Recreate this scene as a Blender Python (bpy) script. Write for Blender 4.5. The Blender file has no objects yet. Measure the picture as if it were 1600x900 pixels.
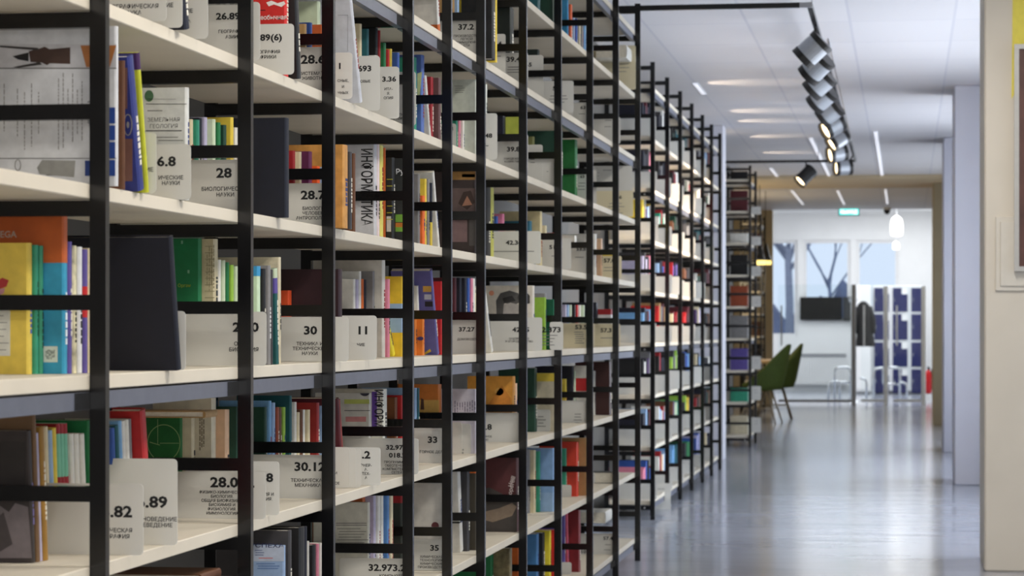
import bpy, bmesh, math, random
from mathutils import Vector, Matrix
random.seed(7)
C = bpy.context.scene.collection
S = bpy.context.scene
# ------------------------------------------------------------------ camera, world, lights, exposure
F = 4000.0; UV = 1415.0; VH = 517.0; HC = 1.119          # focal length and horizon in photo pixels, eye height
TH = math.atan((UV - 800) / F); CT, ST = math.cos(TH), math.sin(TH)
cd = bpy.data.cameras.new('camera'); cam = bpy.data.objects.new('camera', cd); C.objects.link(cam)
cam.location = (0, 0, HC); cam.rotation_euler = (math.pi / 2, 0, TH)
cd.sensor_width = 36; cd.lens = F / 1600 * 36; cd.shift_y = (VH - 450) / 1600
cd.clip_end = 300; cd.dof.use_dof = True; cd.dof.focus_distance = 6.2; cd.dof.aperture_fstop = 10
S.camera = cam
S.view_settings.view_transform = 'Standard'; S.view_settings.look = 'None'
S.view_settings.exposure = 0.22; S.view_settings.gamma = 1; S.view_settings.use_curve_mapping = False
w = bpy.data.worlds.new('sky'); S.world = w; w.use_nodes = True
nt = w.node_tree; bg = nt.nodes['Background']
sky = nt.nodes.new('ShaderNodeTexNoise'); sky.inputs['Scale'].default_value = 3
rmp = nt.nodes.new('ShaderNodeValToRGB'); nt.links.new(sky.outputs['Fac'], rmp.inputs[0])
rmp.color_ramp.elements[0].color = (.50, .62, .84, 1); rmp.color_ramp.elements[1].color = (.76, .84, .96, 1)
nt.links.new(rmp.outputs[0], bg.inputs[0]); bg.inputs[1].default_value = 1.0

def area(name, loc, rot, sx, sy, power, col):
    l = bpy.data.lights.new(name, 'AREA'); l.shape = 'RECTANGLE'; l.size = sx; l.size_y = sy
    l.energy = power; l.color = col
    o = bpy.data.objects.new(name, l); C.objects.link(o); o.location = loc; o.rotation_euler = rot; return o
def spot(name, loc, tgt, power, col, ang=60, blend=.5, rad=.05):
    l = bpy.data.lights.new(name, 'SPOT'); l.energy = power; l.color = col
    l.spot_size = math.radians(ang); l.spot_blend = blend; l.shadow_soft_size = rad
    o = bpy.data.objects.new(name, l); C.objects.link(o); o.location = loc
    o.rotation_euler = (Vector(tgt) - Vector(loc)).to_track_quat('-Z', 'Y').to_euler(); return o
ZC = HC + 1.782                                            # ceiling height
HP = math.pi / 2
COOL = (.82, .885, 1); WARM = (1, .80, .58); NEUT = (1, .95, .87)
# daylight falling in through the tall windows between the pillars on the right
for i, (y0, y1) in enumerate([(12.75, 17.6), (19.3, 22.7), (24.3, 29.0)]):
    area('window_daylight', (1.68, (y0 + y1) / 2, 1.6), (0, HP, 0), 2.1, y1 - y0, [125, 75, 50][i], COOL)
    area('upward_fill', (1.72, (y0 + y1) / 2, .9), (0, HP + .62, 0), 1.0, y1 - y0, [70, 45, 33][i], (.93, .93, 1))  # added fill tilted upward to brighten the ceiling
# unseen overhead fill lights over the reading corridor, before and beside the camera
for y, p in ((1.5, 40), (4.5, 42), (7.5, 34), (10.5, 26)):
    area('overhead_fill', (.15, y, ZC - .03), (0, 0, 0), .5, 1.1, p, NEUT)
area('front_fill', (.2, -2.2, 1.6), (HP, 0, 0), 3.2, 2.4, 60, (1, .95, .88))  # unseen warm fill behind the camera, lights the sign plates
# warm lamps of the reading nook behind the farthest shelves
for y in (30.6, 33.6):
    pl = bpy.data.lights.new('nook_lamp_light', 'POINT'); pl.energy = 34; pl.color = (1, .80, .50); pl.shadow_soft_size = .3
    po = bpy.data.objects.new('nook_lamp_light', pl); C.objects.link(po); po.location = (-2.6, y, 1.9)
# lobby beyond the glass: bright white
area('lobby_ceiling_light', (.0, 42.5, 3.25), (0, 0, 0), 3.6, 8.5, 215, (.95, .98, 1))
# ------------------------------------------------------------------ geometry helpers
def Yof(u, X): return X / math.tan(TH + math.atan((800 - u) / F))
def Xof(u, Y): return Y * math.tan(TH + math.atan((800 - u) / F))
def dep(X, Y): return X * ST + Y * CT                      # depth along the lens axis of a point at x = -X
def Zof(v, X, Y): return HC - (v - VH) * dep(X, Y) / F
def pt(u, v, d):                                           # place on the picture + depth -> point
    r = (u - 800) / F * d
    return Vector((r * CT - d * ST, r * ST + d * CT, HC - (v - VH) * d / F))
def lin(c):
    return tuple(((x / 255) / 12.92 if x / 255 <= .04045 else ((x / 255 + .055) / 1.055) ** 2.4) for x in c)
_mats = {}
def mat(rgb, rough=.5, var=.10, metal=0, spec=.4, scale=30, name=None, emit=None):
    key = (tuple(rgb), rough, var, metal, spec, scale, emit)
    if key in _mats: return _mats[key]
    m = bpy.data.materials.new(name or 'paint'); m.use_nodes = True
    n = m.node_tree.nodes; L = m.node_tree.links; b = n['Principled BSDF']
    c = lin(rgb)
    tc = n.new('ShaderNodeTexCoord'); no = n.new('ShaderNodeTexNoise'); no.inputs['Scale'].default_value = scale
    no.inputs['Detail'].default_value = 3
    L.new(tc.outputs['Object'], no.inputs['Vector'])
    r = n.new('ShaderNodeValToRGB'); L.new(no.outputs['Fac'], r.inputs[0])
    r.color_ramp.elements[0].color = tuple(x * (1 - var) for x in c) + (1,); r.color_ramp.elements[0].position = .3
    r.color_ramp.elements[1].color = tuple(min(1, x * (1 + var)) for x in c) + (1,); r.color_ramp.elements[1].position = .7
    L.new(r.outputs[0], b.inputs['Base Color'])
    b.inputs['Roughness'].default_value = rough; b.inputs['Metallic'].default_value = metal
    b.inputs['Specular IOR Level'].default_value = spec
    if emit:
        b.inputs['Emission Color'].default_value = c + (1,); b.inputs['Emission Strength'].default_value = emit
    _mats[key] = m; return m
def glassmat(tint=(250, 252, 252), refl=.08):
    m = bpy.data.materials.new('clear_glass'); m.use_nodes = True
    n = m.node_tree.nodes; L = m.node_tree.links; n.remove(n['Principled BSDF'])
    t = n.new('ShaderNodeBsdfTransparent'); t.inputs[0].default_value = lin(tint) + (1,)
    g = n.new('ShaderNodeBsdfGlossy'); g.inputs['Roughness'].default_value = .02
    fr = n.new('ShaderNodeFresnel'); fr.inputs[0].default_value = 1.14
    x = n.new('ShaderNodeMixShader'); L.new(fr.outputs[0], x.inputs[0]); L.new(t.outputs[0], x.inputs[1]); L.new(g.outputs[0], x.inputs[2])
    L.new(x.outputs[0], n['Material Output'].inputs[0]); return m

def obj(name, vs, fs, m, parent=None, smooth=False):
    me = bpy.data.meshes.new(name); me.from_pydata([tuple(v) for v in vs], [], fs); me.update()
    if m: me.materials.append(m)
    if smooth:
        for p in me.polygons: p.use_smooth = True
    o = bpy.data.objects.new(name, me); C.objects.link(o)
    if parent: o.parent = parent
    return o
class MB:
    def __init__(s): s.v = []; s.f = []
    def add(s, vs, fs):
        k = len(s.v); s.v += [tuple(v) for v in vs]; s.f += [tuple(i + k for i in f) for f in fs]; return s
    def box(s, a, b):
        x0, y0, z0 = (min(a[i], b[i]) for i in range(3)); x1, y1, z1 = (max(a[i], b[i]) for i in range(3))
        return s.add([(x0,y0,z0),(x1,y0,z0),(x1,y1,z0),(x0,y1,z0),(x0,y0,z1),(x1,y0,z1),(x1,y1,z1),(x0,y1,z1)],
                     [(0,3,2,1),(4,5,6,7),(0,1,5,4),(1,2,6,5),(2,3,7,6),(3,0,4,7)])
    def bbox(s, a, b, r=.003):                              # box with chamfered vertical and horizontal edges
        bm = bmesh.new(); bmesh.ops.create_cube(bm, size=1)
        for v in bm.verts: v.co = Vector([(a[i] + b[i]) / 2 + v.co[i] * abs(b[i] - a[i]) for i in range(3)])
        bmesh.ops.bevel(bm, geom=bm.edges[:], offset=r, segments=1, affect='EDGES')
        bm.verts.index_update()
        s.add([v.co[:] for v in bm.verts], [[v.index for v in f.verts] for f in bm.faces]); bm.free(); return s
    def prism(s, poly, h0, h1, ax='z'):                     # polygon extruded along an axis
        n = len(poly)
        P = {'z': lambda p, h: (p[0], p[1], h), 'y': lambda p, h: (p[0], h, p[1]), 'x': lambda p, h: (h, p[0], p[1])}[ax]
        vs = [P(p, h0) for p in poly] + [P(p, h1) for p in poly]
        fs = [tuple(range(n))[::-1], tuple(range(n, 2 * n))] + [(i, (i + 1) % n, n + (i + 1) % n, n + i) for i in range(n)]
        return s.add(vs, fs)
    def tube(s, pts, r, n=8, cap=True):
        pts = [Vector(p) for p in pts]; rings = []
        rr = r if isinstance(r, (list, tuple)) else [r] * len(pts)
        up = None
        for i, p in enumerate(pts):
            d = (pts[min(i + 1, len(pts) - 1)] - pts[max(i - 1, 0)]).normalized()
            if up is None: up = d.orthogonal().normalized()
            up = (up - d * up.dot(d)).normalized(); sd = d.cross(up)
            rings.append([p + rr[i] * (math.cos(2 * math.pi * j / n) * up + math.sin(2 * math.pi * j / n) * sd) for j in range(n)])
        vs = [v for rg in rings for v in rg]; fs = []
        for i in range(len(pts) - 1):
            for j in range(n): fs.append((i * n + j, i * n + (j + 1) % n, (i + 1) * n + (j + 1) % n, (i + 1) * n + j))
        if cap: fs += [tuple(range(n))[::-1], tuple(range((len(pts) - 1) * n, len(pts) * n))]
        return s.add(vs, fs)
    def disc(s, c, r, nrm, th=.0006, n=20):
        c = Vector(c); nrm = Vector(nrm).normalized(); return s.tube([c, c + nrm * th], r, n)
    def build(s, name, m, parent=None, smooth=False): return obj(name, s.v, s.f, m, parent, smooth)
LABELS = {}
def tag(o, label, cat, group=None):
    o['label'] = label; o['category'] = cat
    if group: o['group'] = group
    return o
def empty(name, loc, rot=(0, 0, 0)):
    o = bpy.data.objects.new(name, None); C.objects.link(o); o.location = loc; o.rotation_euler = rot
    o.empty_display_size = .05; return o
def struct(o): o['kind'] = 'structure'; return o

_txt = {}
def textmesh(s, bold):
    k = (s, bold)
    if k in _txt: return _txt[k]
    cu = bpy.data.curves.new('lettering', 'FONT'); cu.body = s; cu.align_x = 'CENTER'; cu.resolution_u = 2
    cu.offset = {2: .034, 1: .016, 0: .003}[int(bold)]
    t = bpy.data.objects.new('lettering', cu); C.objects.link(t)
    dg = bpy.context.evaluated_depsgraph_get(); me = t.evaluated_get(dg).to_mesh()
    vs = [v.co.copy() for v in me.vertices]; fs = [tuple(p.vertices) for p in me.polygons]
    t.evaluated_get(dg).to_mesh_clear(); bpy.data.objects.remove(t); bpy.data.curves.remove(cu)
    _txt[k] = (vs, fs); return _txt[k]
CAP = .70
def text_on(name, lines, m, parent, to_local, x, y, z, hs, gap, bold=True, sx=1.0, tilt=0):
    """lines of text facing the camera side of a sheet; (x,z) centre of first line, hs cap height"""
    mb = MB()
    for i, s in enumerate(lines):
        vs, fs = textmesh(s, bold); k = hs / CAP
        out = []
        for v in vs:
            a, b = v.x * k * sx, v.y * k - hs / 2
            a, b = a * math.cos(tilt) - b * math.sin(tilt), a * math.sin(tilt) + b * math.cos(tilt)
            out.append(to_local((x + a, y, z - i * gap + b)))
        mb.add(out, fs)
    return mb.build(name, m, parent)

# ------------------------------------------------------------------ materials
BLACK = mat((13, 13, 15), .2, .12, spec=.5, name='black_powder_coat')
BOARD = mat((222, 213, 195), .45, .03, spec=.3, scale=8, name='pale_melamine')
STEEL = mat((112, 116, 130), .35, .06, metal=.3, name='grey_steel')
PAGE = mat((226, 220, 204), .8, .08, scale=120, name='paper')
SIGN = mat((214, 213, 207), .4, .03, scale=10, name='white_card')
SIGNY = mat((222, 212, 180), .5, .03, scale=10, name='cream_card')
INK = mat((24, 24, 26), .6, 0, name='ink')
GREYINK = mat((120, 120, 120), .6, 0, name='grey_ink')
WALLM = mat((226, 221, 210), .75, .02, scale=3, name='painted_wall')

# ------------------------------------------------------------------ room
def floor_mat():
    m = bpy.data.materials.new('polished_floor'); m.use_nodes = True
    n = m.node_tree.nodes; L = m.node_tree.links; b = n['Principled BSDF']
    tc = n.new('ShaderNodeTexCoord')
    a = n.new('ShaderNodeTexNoise'); a.inputs['Scale'].default_value = 1.3; a.inputs['Detail'].default_value = 8
    L.new(tc.outputs['Object'], a.inputs['Vector'])
    r = n.new('ShaderNodeValToRGB'); L.new(a.outputs['Fac'], r.inputs[0])
    r.color_ramp.elements[0].color = lin((160, 164, 176)) + (1,); r.color_ramp.elements[0].position = .3
    r.color_ramp.elements[1].color = lin((178, 182, 193)) + (1,); r.color_ramp.elements[1].position = .7
    L.new(r.outputs[0], b.inputs['Base Color'])
    b.inputs['Roughness'].default_value = .15; b.inputs['Specular IOR Level'].default_value = .45
    c = n.new('ShaderNodeTexNoise'); c.inputs['Scale'].default_value = 2.2; c.inputs['Detail'].default_value = 3
    mq = n.new('ShaderNodeMapping'); mq.inputs['Scale'].default_value = (.5, 1.6, 1); L.new(tc.outputs['Object'], mq.inputs[0]); L.new(mq.outputs[0], c.inputs['Vector'])
    bp = n.new('ShaderNodeBump'); bp.inputs['Strength'].default_value = .10; bp.inputs['Distance'].default_value = .03
    L.new(c.outputs['Fac'], bp.inputs['Height']); L.new(bp.outputs[0], b.inputs['Normal']); return m
def ceil_mat():
    m = bpy.data.materials.new('ceiling_tiles'); m.use_nodes = True
    n = m.node_tree.nodes; L = m.node_tree.links; b = n['Principled BSDF']
    tc = n.new('ShaderNodeTexCoord'); mp = n.new('ShaderNodeMapping'); L.new(tc.outputs['Object'], mp.inputs[0])
    mp.inputs['Location'].default_value = (.326 - .009, .25, 0)
    br = n.new('ShaderNodeTexBrick'); L.new(mp.outputs[0], br.inputs['Vector']); br.offset = 0; br.squash = 1
    br.inputs['Scale'].default_value = 1; br.inputs['Brick Width'].default_value = .59; br.inputs['Row Height'].default_value = 1.08
    br.inputs['Mortar Size'].default_value = .009; br.inputs['Mortar Smooth'].default_value = .2
    br.inputs['Color1'].default_value = lin((214, 212, 214)) + (1,); br.inputs['Color2'].default_value = lin((208, 206, 208)) + (1,)
    br.inputs['Mortar'].default_value = lin((197, 196, 202)) + (1,)
    L.new(br.outputs['Color'], b.inputs['Base Color']); b.inputs['Roughness'].default_value = .55; b.inputs['Specular IOR Level'].default_value = .35
    return m
YE = 37.9                                                   # glass front of the lobby
struct(MB().box((-4, -4, -.1), (3.2, 48.2, 0)).build('floor', floor_mat()))
struct(MB().box((-4, -4, ZC), (3.2, YE, ZC + .1)).build('ceiling', ceil_mat()))
struct(MB().box((-1.99, -4, 0), (-1.89, 28.5, ZC)).build('wall_left', mat((96, 93, 88), .75, .02, scale=3, name='grey_wall')))
KH = mat((172, 158, 128), .7, .03, scale=3, name='sand_wall')
# end wall with the wide opening to the lobby
eL, eR = pt(1208, 517, YE).x, pt(1456, 517, YE).x
zO = Zof(323, 0, YE)
e = MB().box((-4, YE, 0), (eL, YE + .15, ZC)).box((eR, YE, 0), (3.2, YE + .15, ZC)).box((eL, YE, zO), (eR, YE + .15, ZC + .1))
struct(e.build('wall_back', KH))
e = MB().box((-4, 29.5, ZC - .035), (3.2, 31.6, ZC - .001))
struct(e.build('trim_1', mat((196, 178, 146), .6, .03, scale=3, name='sand_bulkhead')))
# pillars on the right, each with its left face on one line, and the window wall behind them
PIL = mat((228, 219, 204), .6, .03, scale=4, name='painted_pillar')
pil = []
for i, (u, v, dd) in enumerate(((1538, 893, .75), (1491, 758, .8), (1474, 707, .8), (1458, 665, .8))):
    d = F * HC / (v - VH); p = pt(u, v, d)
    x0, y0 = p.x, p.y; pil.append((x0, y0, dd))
    m = PIL if i == 0 else (KH if i == 3 else mat((206, 206, 216), .6, .02, scale=4, name='daylight_tinted_pillar'))  # middle pillars: cool window daylight put into the paint colour
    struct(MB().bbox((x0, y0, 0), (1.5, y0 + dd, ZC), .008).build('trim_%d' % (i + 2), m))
wy = [(pil[i][1] + pil[i][2], pil[i + 1][1]) for i in range(3)] + [(4.0, 12.6)]
wb = MB()
for y0, y1 in ((-4, 4.0), (pil[3][1] + .8, YE)): wb.box((1.5, y0, 0), (1.65, y1, ZC))
for i, (x0, y0, dd) in enumerate(pil): wb.box((1.5, y0 - .05, 0), (1.65, y0 + dd + .05, ZC))
for y0, y1 in wy: wb.box((1.5, y0, 0), (1.65, y1, .35)).box((1.5, y0, 2.7), (1.65, y1, ZC))
struct(wb.build('wall_right', PIL))
WF = mat((235, 235, 236), .4, .02, name='white_frame'); GL = glassmat()
for i, (y0, y1) in enumerate(wy):
    fr = MB().box((1.53, y0, .35), (1.6, y1, .42)).box((1.53, y0, 2.63), (1.6, y1, 2.7))
    n = max(2, round((y1 - y0) / 1.25))
    for k in range(n + 1):
        y = y0 + (y1 - y0) * k / n; fr.box((1.53, y - .05, .42), (1.6, y + .05, 2.63))
    wo = struct(fr.build('window_%d' % (i + 1), WF))
    MB().box((1.56, y0, .42), (1.568, y1, 2.63)).build('pane', GL, wo)
# square column between the second and third shelving runs
MB_ = MB().bbox((-1.84, 22.2, 0), (-1.56, 22.5, ZC), .006)
struct(MB_.build('trim_6', mat((214, 214, 222), .6, .02, name='white_column')))

# ------------------------------------------------------------------ shelving runs
K2H = 1.275 / CT
KL = [.765, .522, .289, .054, -.18, -.411, -.644, -.877, -1.11]
ZL = [HC - k * K2H * 1.302 / 1.275 for k in KL]                             # top of every shelf level
ZT = HC + 1.234 * K2H                                       # top of the uprights
PW = .027
RUN = {}
def make_run(key, X0, ys, label, beams=(0, 3, 6, 8), dpt=.30):
    root = empty('shelving_unit', (-X0, ys[0], 0))
    tag(root, label, 'shelf')
    def L(mb, name, m, parent=root, base=(0, 0, 0)):
        off = Vector((-X0, ys[0], 0)); mb.v = [tuple(Vector(v) - off - Vector(base)) for v in mb.v]
        o = mb.build(name, m, parent); o.location = base; return o
    for y in ys:
        zz = [ZT - .035]
        for k, z in enumerate(ZL):
            zz.append(z - .039)
            if k < 8: zz.append(z + .117)
        zz.sort()
        # welded ladder frame: two posts joined by cross bars, one connected mesh
        ze = [0.0]
        for z in zz: ze += [z - .0125, z + .0125]
        ze.append(ZT); xe = [-X0 - dpt, -X0 - dpt + PW, -X0 - PW, -X0]
        cells = {(c, r) for r in range(len(ze) - 1) for c in range(3) if c != 1 or r % 2 == 1}
        idx = {}; fm = MB()
        def vid(c, r, q):
            if (c, r, q) not in idx:
                idx[(c, r, q)] = len(fm.v); fm.v.append((xe[c], y + .020 * q, ze[r]))
            return idx[(c, r, q)]
        for c, r in sorted(cells):
            fm.f.append((vid(c, r, 0), vid(c + 1, r, 0), vid(c + 1, r + 1, 0), vid(c, r + 1, 0)))
            fm.f.append((vid(c, r, 1), vid(c, r + 1, 1), vid(c + 1, r + 1, 1), vid(c + 1, r, 1)))
            for (dc, dr), (p, q) in (((-1, 0), ((c, r + 1), (c, r))), ((1, 0), ((c + 1, r), (c + 1, r + 1))), ((0, -1), ((c, r), (c + 1, r))), ((0, 1), ((c + 1, r + 1), (c, r + 1)))):
                if (c + dc, r + dr) not in cells:
                    fm.f.append((vid(p[0], p[1], 0), vid(p[0], p[1], 1), vid(q[0], q[1], 1), vid(q[0], q[1], 0)))
        fp = L(fm, 'ladder_frame', BLACK)
        for k in (0, 3, 6):
            L(MB().tube([(-X0 - .06, y - .004, ZL[k] - .04), (-X0 - .06, y + .003, ZL[k] - .04)], .005, 8), 'bolt', mat((200, 200, 200), .3, .05, metal=1, name='bright_bolt'), fp)
    for i in range(len(ys) - 1):
        y0, y1 = ys[i] + .021, ys[i + 1] - .001
        for k, z in enumerate(ZL):
            L(MB().bbox((-X0 - dpt + .002, y0, z - .024), (-X0 - PW + .001, y1, z), .0015), 'shelf_board', BOARD)
            if k in beams:
                xb = -X0 - PW; q = [(xb - .018, z - .056), (xb, z - .056), (xb, z - .0275), (xb - .018, z - .0275), (xb - .018, z - .03), (xb - .003, z - .03), (xb - .003, z - .053), (xb - .018, z - .053)]
                b = MB().prism(q, y0, y1, 'y')
                bo = L(b, 'beam', STEEL)
                L(MB().box((xb - .0005, y1 - .075, z - .0555), (xb + .0012, y1, z - .028)), 'bracket', BLACK, bo)
    RUN[key] = (X0, ys, dpt)
XN, XF = 1.275, 1.467
yn = [Yof(u, XN) for u in (158+13, 383+13, 513+11, 637+10, 698+9, 751+8, 818+6, 873+5, 922+5, 962+5, 997+4)]
yn = [y - .020 for y in yn]
yn = [yn[0] - .9] + yn
make_run('n', XN, yn, 'long black steel shelving run nearest the camera, with pale shelf boards')
yf = [Yof(u + 3, XF) - .02 for u in (1020.5, 1043, 1063, 1081, 1097.5, 1111.5, 1124.5)]
make_run('f', XF, yf, 'black steel shelving run farther back, set left of the near run')
yt = [Yof(u, XF) for u in (1174, 1182.5)]
make_run('t', XF, yt, 'short black shelving run past the white column, beside the green chairs')
make_run('r', 1.93, [34.9, 35.8], 'tall dark rack behind the green chairs, left of the lobby opening', beams=(8,))
# ------------------------------------------------------------------ books and sign plates
COL = dict(yellow=(228,200,70), teal=(52,150,120), orange=(205,100,32), purple=(92,78,150), white=(226,224,216), cream=(222,208,172),
  black=(22,21,22), navy=(17,19,36), blue=(48,84,160), cyan=(60,150,200), green=(24,112,62), darkgreen=(20,62,46), lime=(150,190,70),
  red=(196,36,36), crimson=(150,24,32), maroon=(84,26,34), brown=(104,66,42), tan=(176,140,90), ochre=(160,120,50), grey=(130,128,128),
  darkgrey=(62,60,62), lilac=(184,178,204), lightblue=(150,180,215), pink=(216,130,150), peach=(218,180,146), petrol=(20,84,92), violet=(72,42,92),
  beige=(206,196,168), olive=(110,112,64), palegreen=(196,210,180), skyblue=(120,170,215), rust=(150,70,40))
CN = dict(darkgreen='dark green', lightblue='light blue', darkgrey='dark grey', palegreen='pale green', skyblue='sky blue')
BAYN = {}
for i, nme in enumerate(('first', 'second', 'third', 'fourth', 'fifth', 'sixth', 'seventh', 'eighth', 'ninth', 'tenth')): BAYN[('n', i + 1)] = nme + ' near bay'
for i, nme in enumerate(('first', 'second', 'third', 'fourth', 'fifth', 'sixth')): BAYN[('f', i)] = nme + ' far bay'
BAYN[('t', 0)] = 'bay past the column'; BAYN[('r', 0)] = 'dark rack behind the green chairs'
LEVN = ['bottom shelf', 'second shelf up', 'third shelf up', 'fourth shelf up', 'fifth shelf up', 'sixth shelf up', 'seventh shelf up', 'eighth shelf up', 'ninth shelf up']
PREV = {}            # (run, bay, level) -> far face of the last thing placed
RECS = []            # books for labelling, in order
SIGNS = []
def bookmesh(dp, t, h, soft):
    c = .0008 if soft else .0022; g = .001 if soft else .003
    o = [(-dp, -t), (-.004, -t), (-.0012, -t * .85), (0, -t * .6), (0, -t * .4), (-.0012, -t * .15), (-.004, 0), (-dp, 0), (-dp, -c), (-.006, -c), (-.006, -t + c), (-dp, -t + c)]
    cv = MB().prism(o, 0, h)
    pg = MB().box((-dp + g, -t + c + .0002, g), (-.0062, -c - .0002, h - g))
    return cv, pg
OVER = []
def place(key, bay, lev, u2, sb, t, ut=None, h=None):
    """position of the far spine edge: right of everything already on this shelf, on the sight line u2"""
    X0, ys, dpt = RUN[key]; lo, hi = ys[bay] + .0225, ys[bay + 1] - .0065
    Y = Yof(u2, X0 + sb); X = X0 + sb; tl = 0
    if ut is not None: tl = (Y - Yof(ut, X)) / (h or .22)
    p, hp, tp = PREV.get((key, bay, lev), (lo, .3, 0)); zz = min(hp, h or .22)
    need = max(p, p + zz * (tl - tp)) + .0012
    if Y - t < need: Y = need + t
    if Y > hi: OVER.append((key, bay, lev, u2, round(Y - hi, 3))); Y = hi
    X = max(X0 + .002 if sb >= 0 else X0 + sb, Xof(u2, Y))
    PREV[(key, bay, lev)] = (max(Y, p), h or .22, tl)
    return X, Y
def book(key, bay, lev, u2, v, col, t=.018, sb=.05, ub=None, dp=.16, soft=True, h=None, name=None, bands=(), art=(), rough=.5, detail=True, spine=None, desc=None, cvar=.10):
    X0, ys, dpt = RUN[key]
    z0 = ZL[lev] + .0004
    he = h
    if he is None:
        Yg = Yof(ub or u2, X0 + sb); he = min(.265, max(.08, Zof(v, X0 + sb, Yg) - z0))
    X, Y = place(key, bay, lev, ub or u2, sb, t, u2 if ub else None, he)
    if h is None: h = Zof(v, X, Y) - z0
    mg = .062 if lev + 1 in (3, 6, 8) and X - X0 < .06 else .03
    h = max(.06, min(h, ZL[min(lev + 1, 8)] - mg - z0 if lev < 8 else .3))
    dp = min(dp, X0 + dpt - X - .004)
    phi = 0
    if ub:
        dY = Yof(ub, X) - Yof(u2, X); phi = math.atan(dY / h); h = min(math.hypot(h, dY), (ZL[min(lev + 1, 8)] - mg - z0 - t * abs(math.sin(phi))) / math.cos(phi))
    rgb = COL[col] if isinstance(col, str) else col
    cv, pg = bookmesh(dp, t, h, soft)
    loc = (-X, Y, z0 + max(0, t * math.sin(phi)))
    m = mat(rgb, rough, cvar, scale=40, name='book_cover')
    if not detail:
        k = len(cv.f); mb = MB(); mb.add(cv.v, cv.f); o = mb.build('book', m)
        o.location = loc; o.rotation_euler = (phi, 0, 0)
        o.data.materials.append(PAGE); mm = MB().add(cv.v, cv.f).add(pg.v, pg.f)
        me = o.data; me.clear_geometry(); me.from_pydata(mm.v, [], mm.f); me.update()
        for i, p in enumerate(me.polygons): p.material_index = 0 if i < k else 1
        r = o
    else:
        r = empty('book', loc, (phi, 0, 0))
        cv.build('cover', m, r); pg.build('pages', PAGE, r)
    R = Matrix.Rotation(phi, 4, 'X'); Rm = Matrix.Translation(loc) @ R
    inv = Rm.inverted()
    def cover_pt(u, vv):                                    # picture point -> point on the near cover, in book space
        yc = Y - t
        for _ in range(6):
            x = -Xof(u, yc); z = Zof(vv, -x, yc); q = inv @ Vector((x, yc, z)); yc -= (q.y + t) * math.cos(phi)
        return Vector((min(-.0008, max(-dp + .0005, q.x)), q.y, min(h - .0006, max(.0006, q.z))))
    for b in bands:                                         # colour bands round the spine and near cover: (z0, z1, colour) as height fractions
        a0, a1, bc = b; e = .0004
        prof = [(-dp + .0005, -t - e), (-.004, -t - e), (-.0012, -t * .86), (e, -t * .6), (e, -t * .4), (-.0012 + e, -t * .14), (-.004, e), (-.006, e), (-.004, 0), (0, -t * .4), (0, -t * .6), (-.004, -t), (-dp + .0005, -t)]
        MB().prism(prof, a0 * h, a1 * h).build('cover_band', mat(COL[bc] if isinstance(bc, str) else bc, rough, .08, scale=40, name='book_cover'), r)
    if spine or (spine is None and detail and t > .014):
        rs = random.Random(len(RECS) * 7 + 1)
        lum = sum(rgb) / 3
        sc = spine if isinstance(spine, tuple) else ((235, 230, 215) if lum < 120 else rs.choice([(40, 40, 50), (150, 40, 40), (40, 60, 120)]))
        a0 = rs.uniform(.18, .35); a1 = a0 + rs.uniform(.2, .45)
        sm = MB(); zz = a0 * h
        while zz < a1 * h:
            ln = rs.uniform(.004, .012); w_ = rs.uniform(.25, .4)
            sm.box((-.0002, -t * (.5 + w_ * .5), zz), (.0006, -t * (.5 - w_ * .5), zz + ln)); zz += ln + .003
        sm.build('spine_title', mat(sc, .5, 0, name='print'), r)
    for a in art: a(r, cover_pt, t, X, Y)
    RECS.append(dict(o=r, key=key, bay=bay, lev=lev, c=name or (CN.get(col, col) if isinstance(col, str) else 'coloured'), t=t, h=h, soft=soft, desc=desc, y=Y, lean=abs(phi) > .06))
    return r
def rect(u0, v0, u1, v1, c, e=.0005, nm='cover_print', rough=.5):
    def f(r, cp, t, X, Y):
        q = [cp(u0, v1), cp(u1, v1), cp(u1, v0), cp(u0, v0)]
        vs = [(p.x, -t - e, p.z) for p in q] + [(p.x, -t - .0001, p.z) for p in q]
        obj(nm, vs, [(0, 1, 2, 3), (0, 4, 5, 1), (1, 5, 6, 2), (2, 6, 7, 3), (3, 7, 4, 0)], mat(COL[c] if isinstance(c, str) else c, rough, .08, scale=60, name='print'), r)
    return f
def polyart(pts, c, e=.0006, nm='cover_print'):
    def f(r, cp, t, X, Y):
        q = [cp(*p) for p in pts]; n = len(q)
        obj(nm, [(p.x, -t - e, p.z) for p in q], [tuple(range(n))], mat(COL[c] if isinstance(c, str) else c, .5, .1, scale=60, name='print'), r)
    return f
def discart(u, v, rx, ry, c, e=.0006, ring=0):
    n = 28
    if not ring: return polyart([(u + rx * math.cos(6.2832 * i / n), v - ry * math.sin(6.2832 * i / n)) for i in range(n)], c, e)
    def f(r, cp, t, X, Y):
        o = [cp(u + rx * math.cos(6.2832 * i / n), v - ry * math.sin(6.2832 * i / n)) for i in range(n)]
        k = [cp(u + (rx - ring) * math.cos(6.2832 * i / n), v - (ry - ring) * math.sin(6.2832 * i / n)) for i in range(n)]
        obj('cover_print', [(p.x, -t - e, p.z) for p in o + k], [(i, (i + 1) % n, n + (i + 1) % n, n + i) for i in range(n)], mat(COL[c] if isinstance(c, str) else c, .5, .1, name='print'), r)
    return f
def words(uc, vc, lines, hpx, gpx, c=(30, 30, 34), bold=True, sx=1.0, tilt=0, nm='cover_title'):
    def f(r, cp, t, X, Y):
        p = cp(uc, vc); q = cp(uc, vc + 10); s = (p.z - q.z) / 10
        text_on(nm, lines, mat(c, .5, 0, name='print'), r, lambda w: Vector(w), p.x, -t - .0006, p.z, hpx * s, gpx * s, bold, sx, tilt)
    return f
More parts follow.
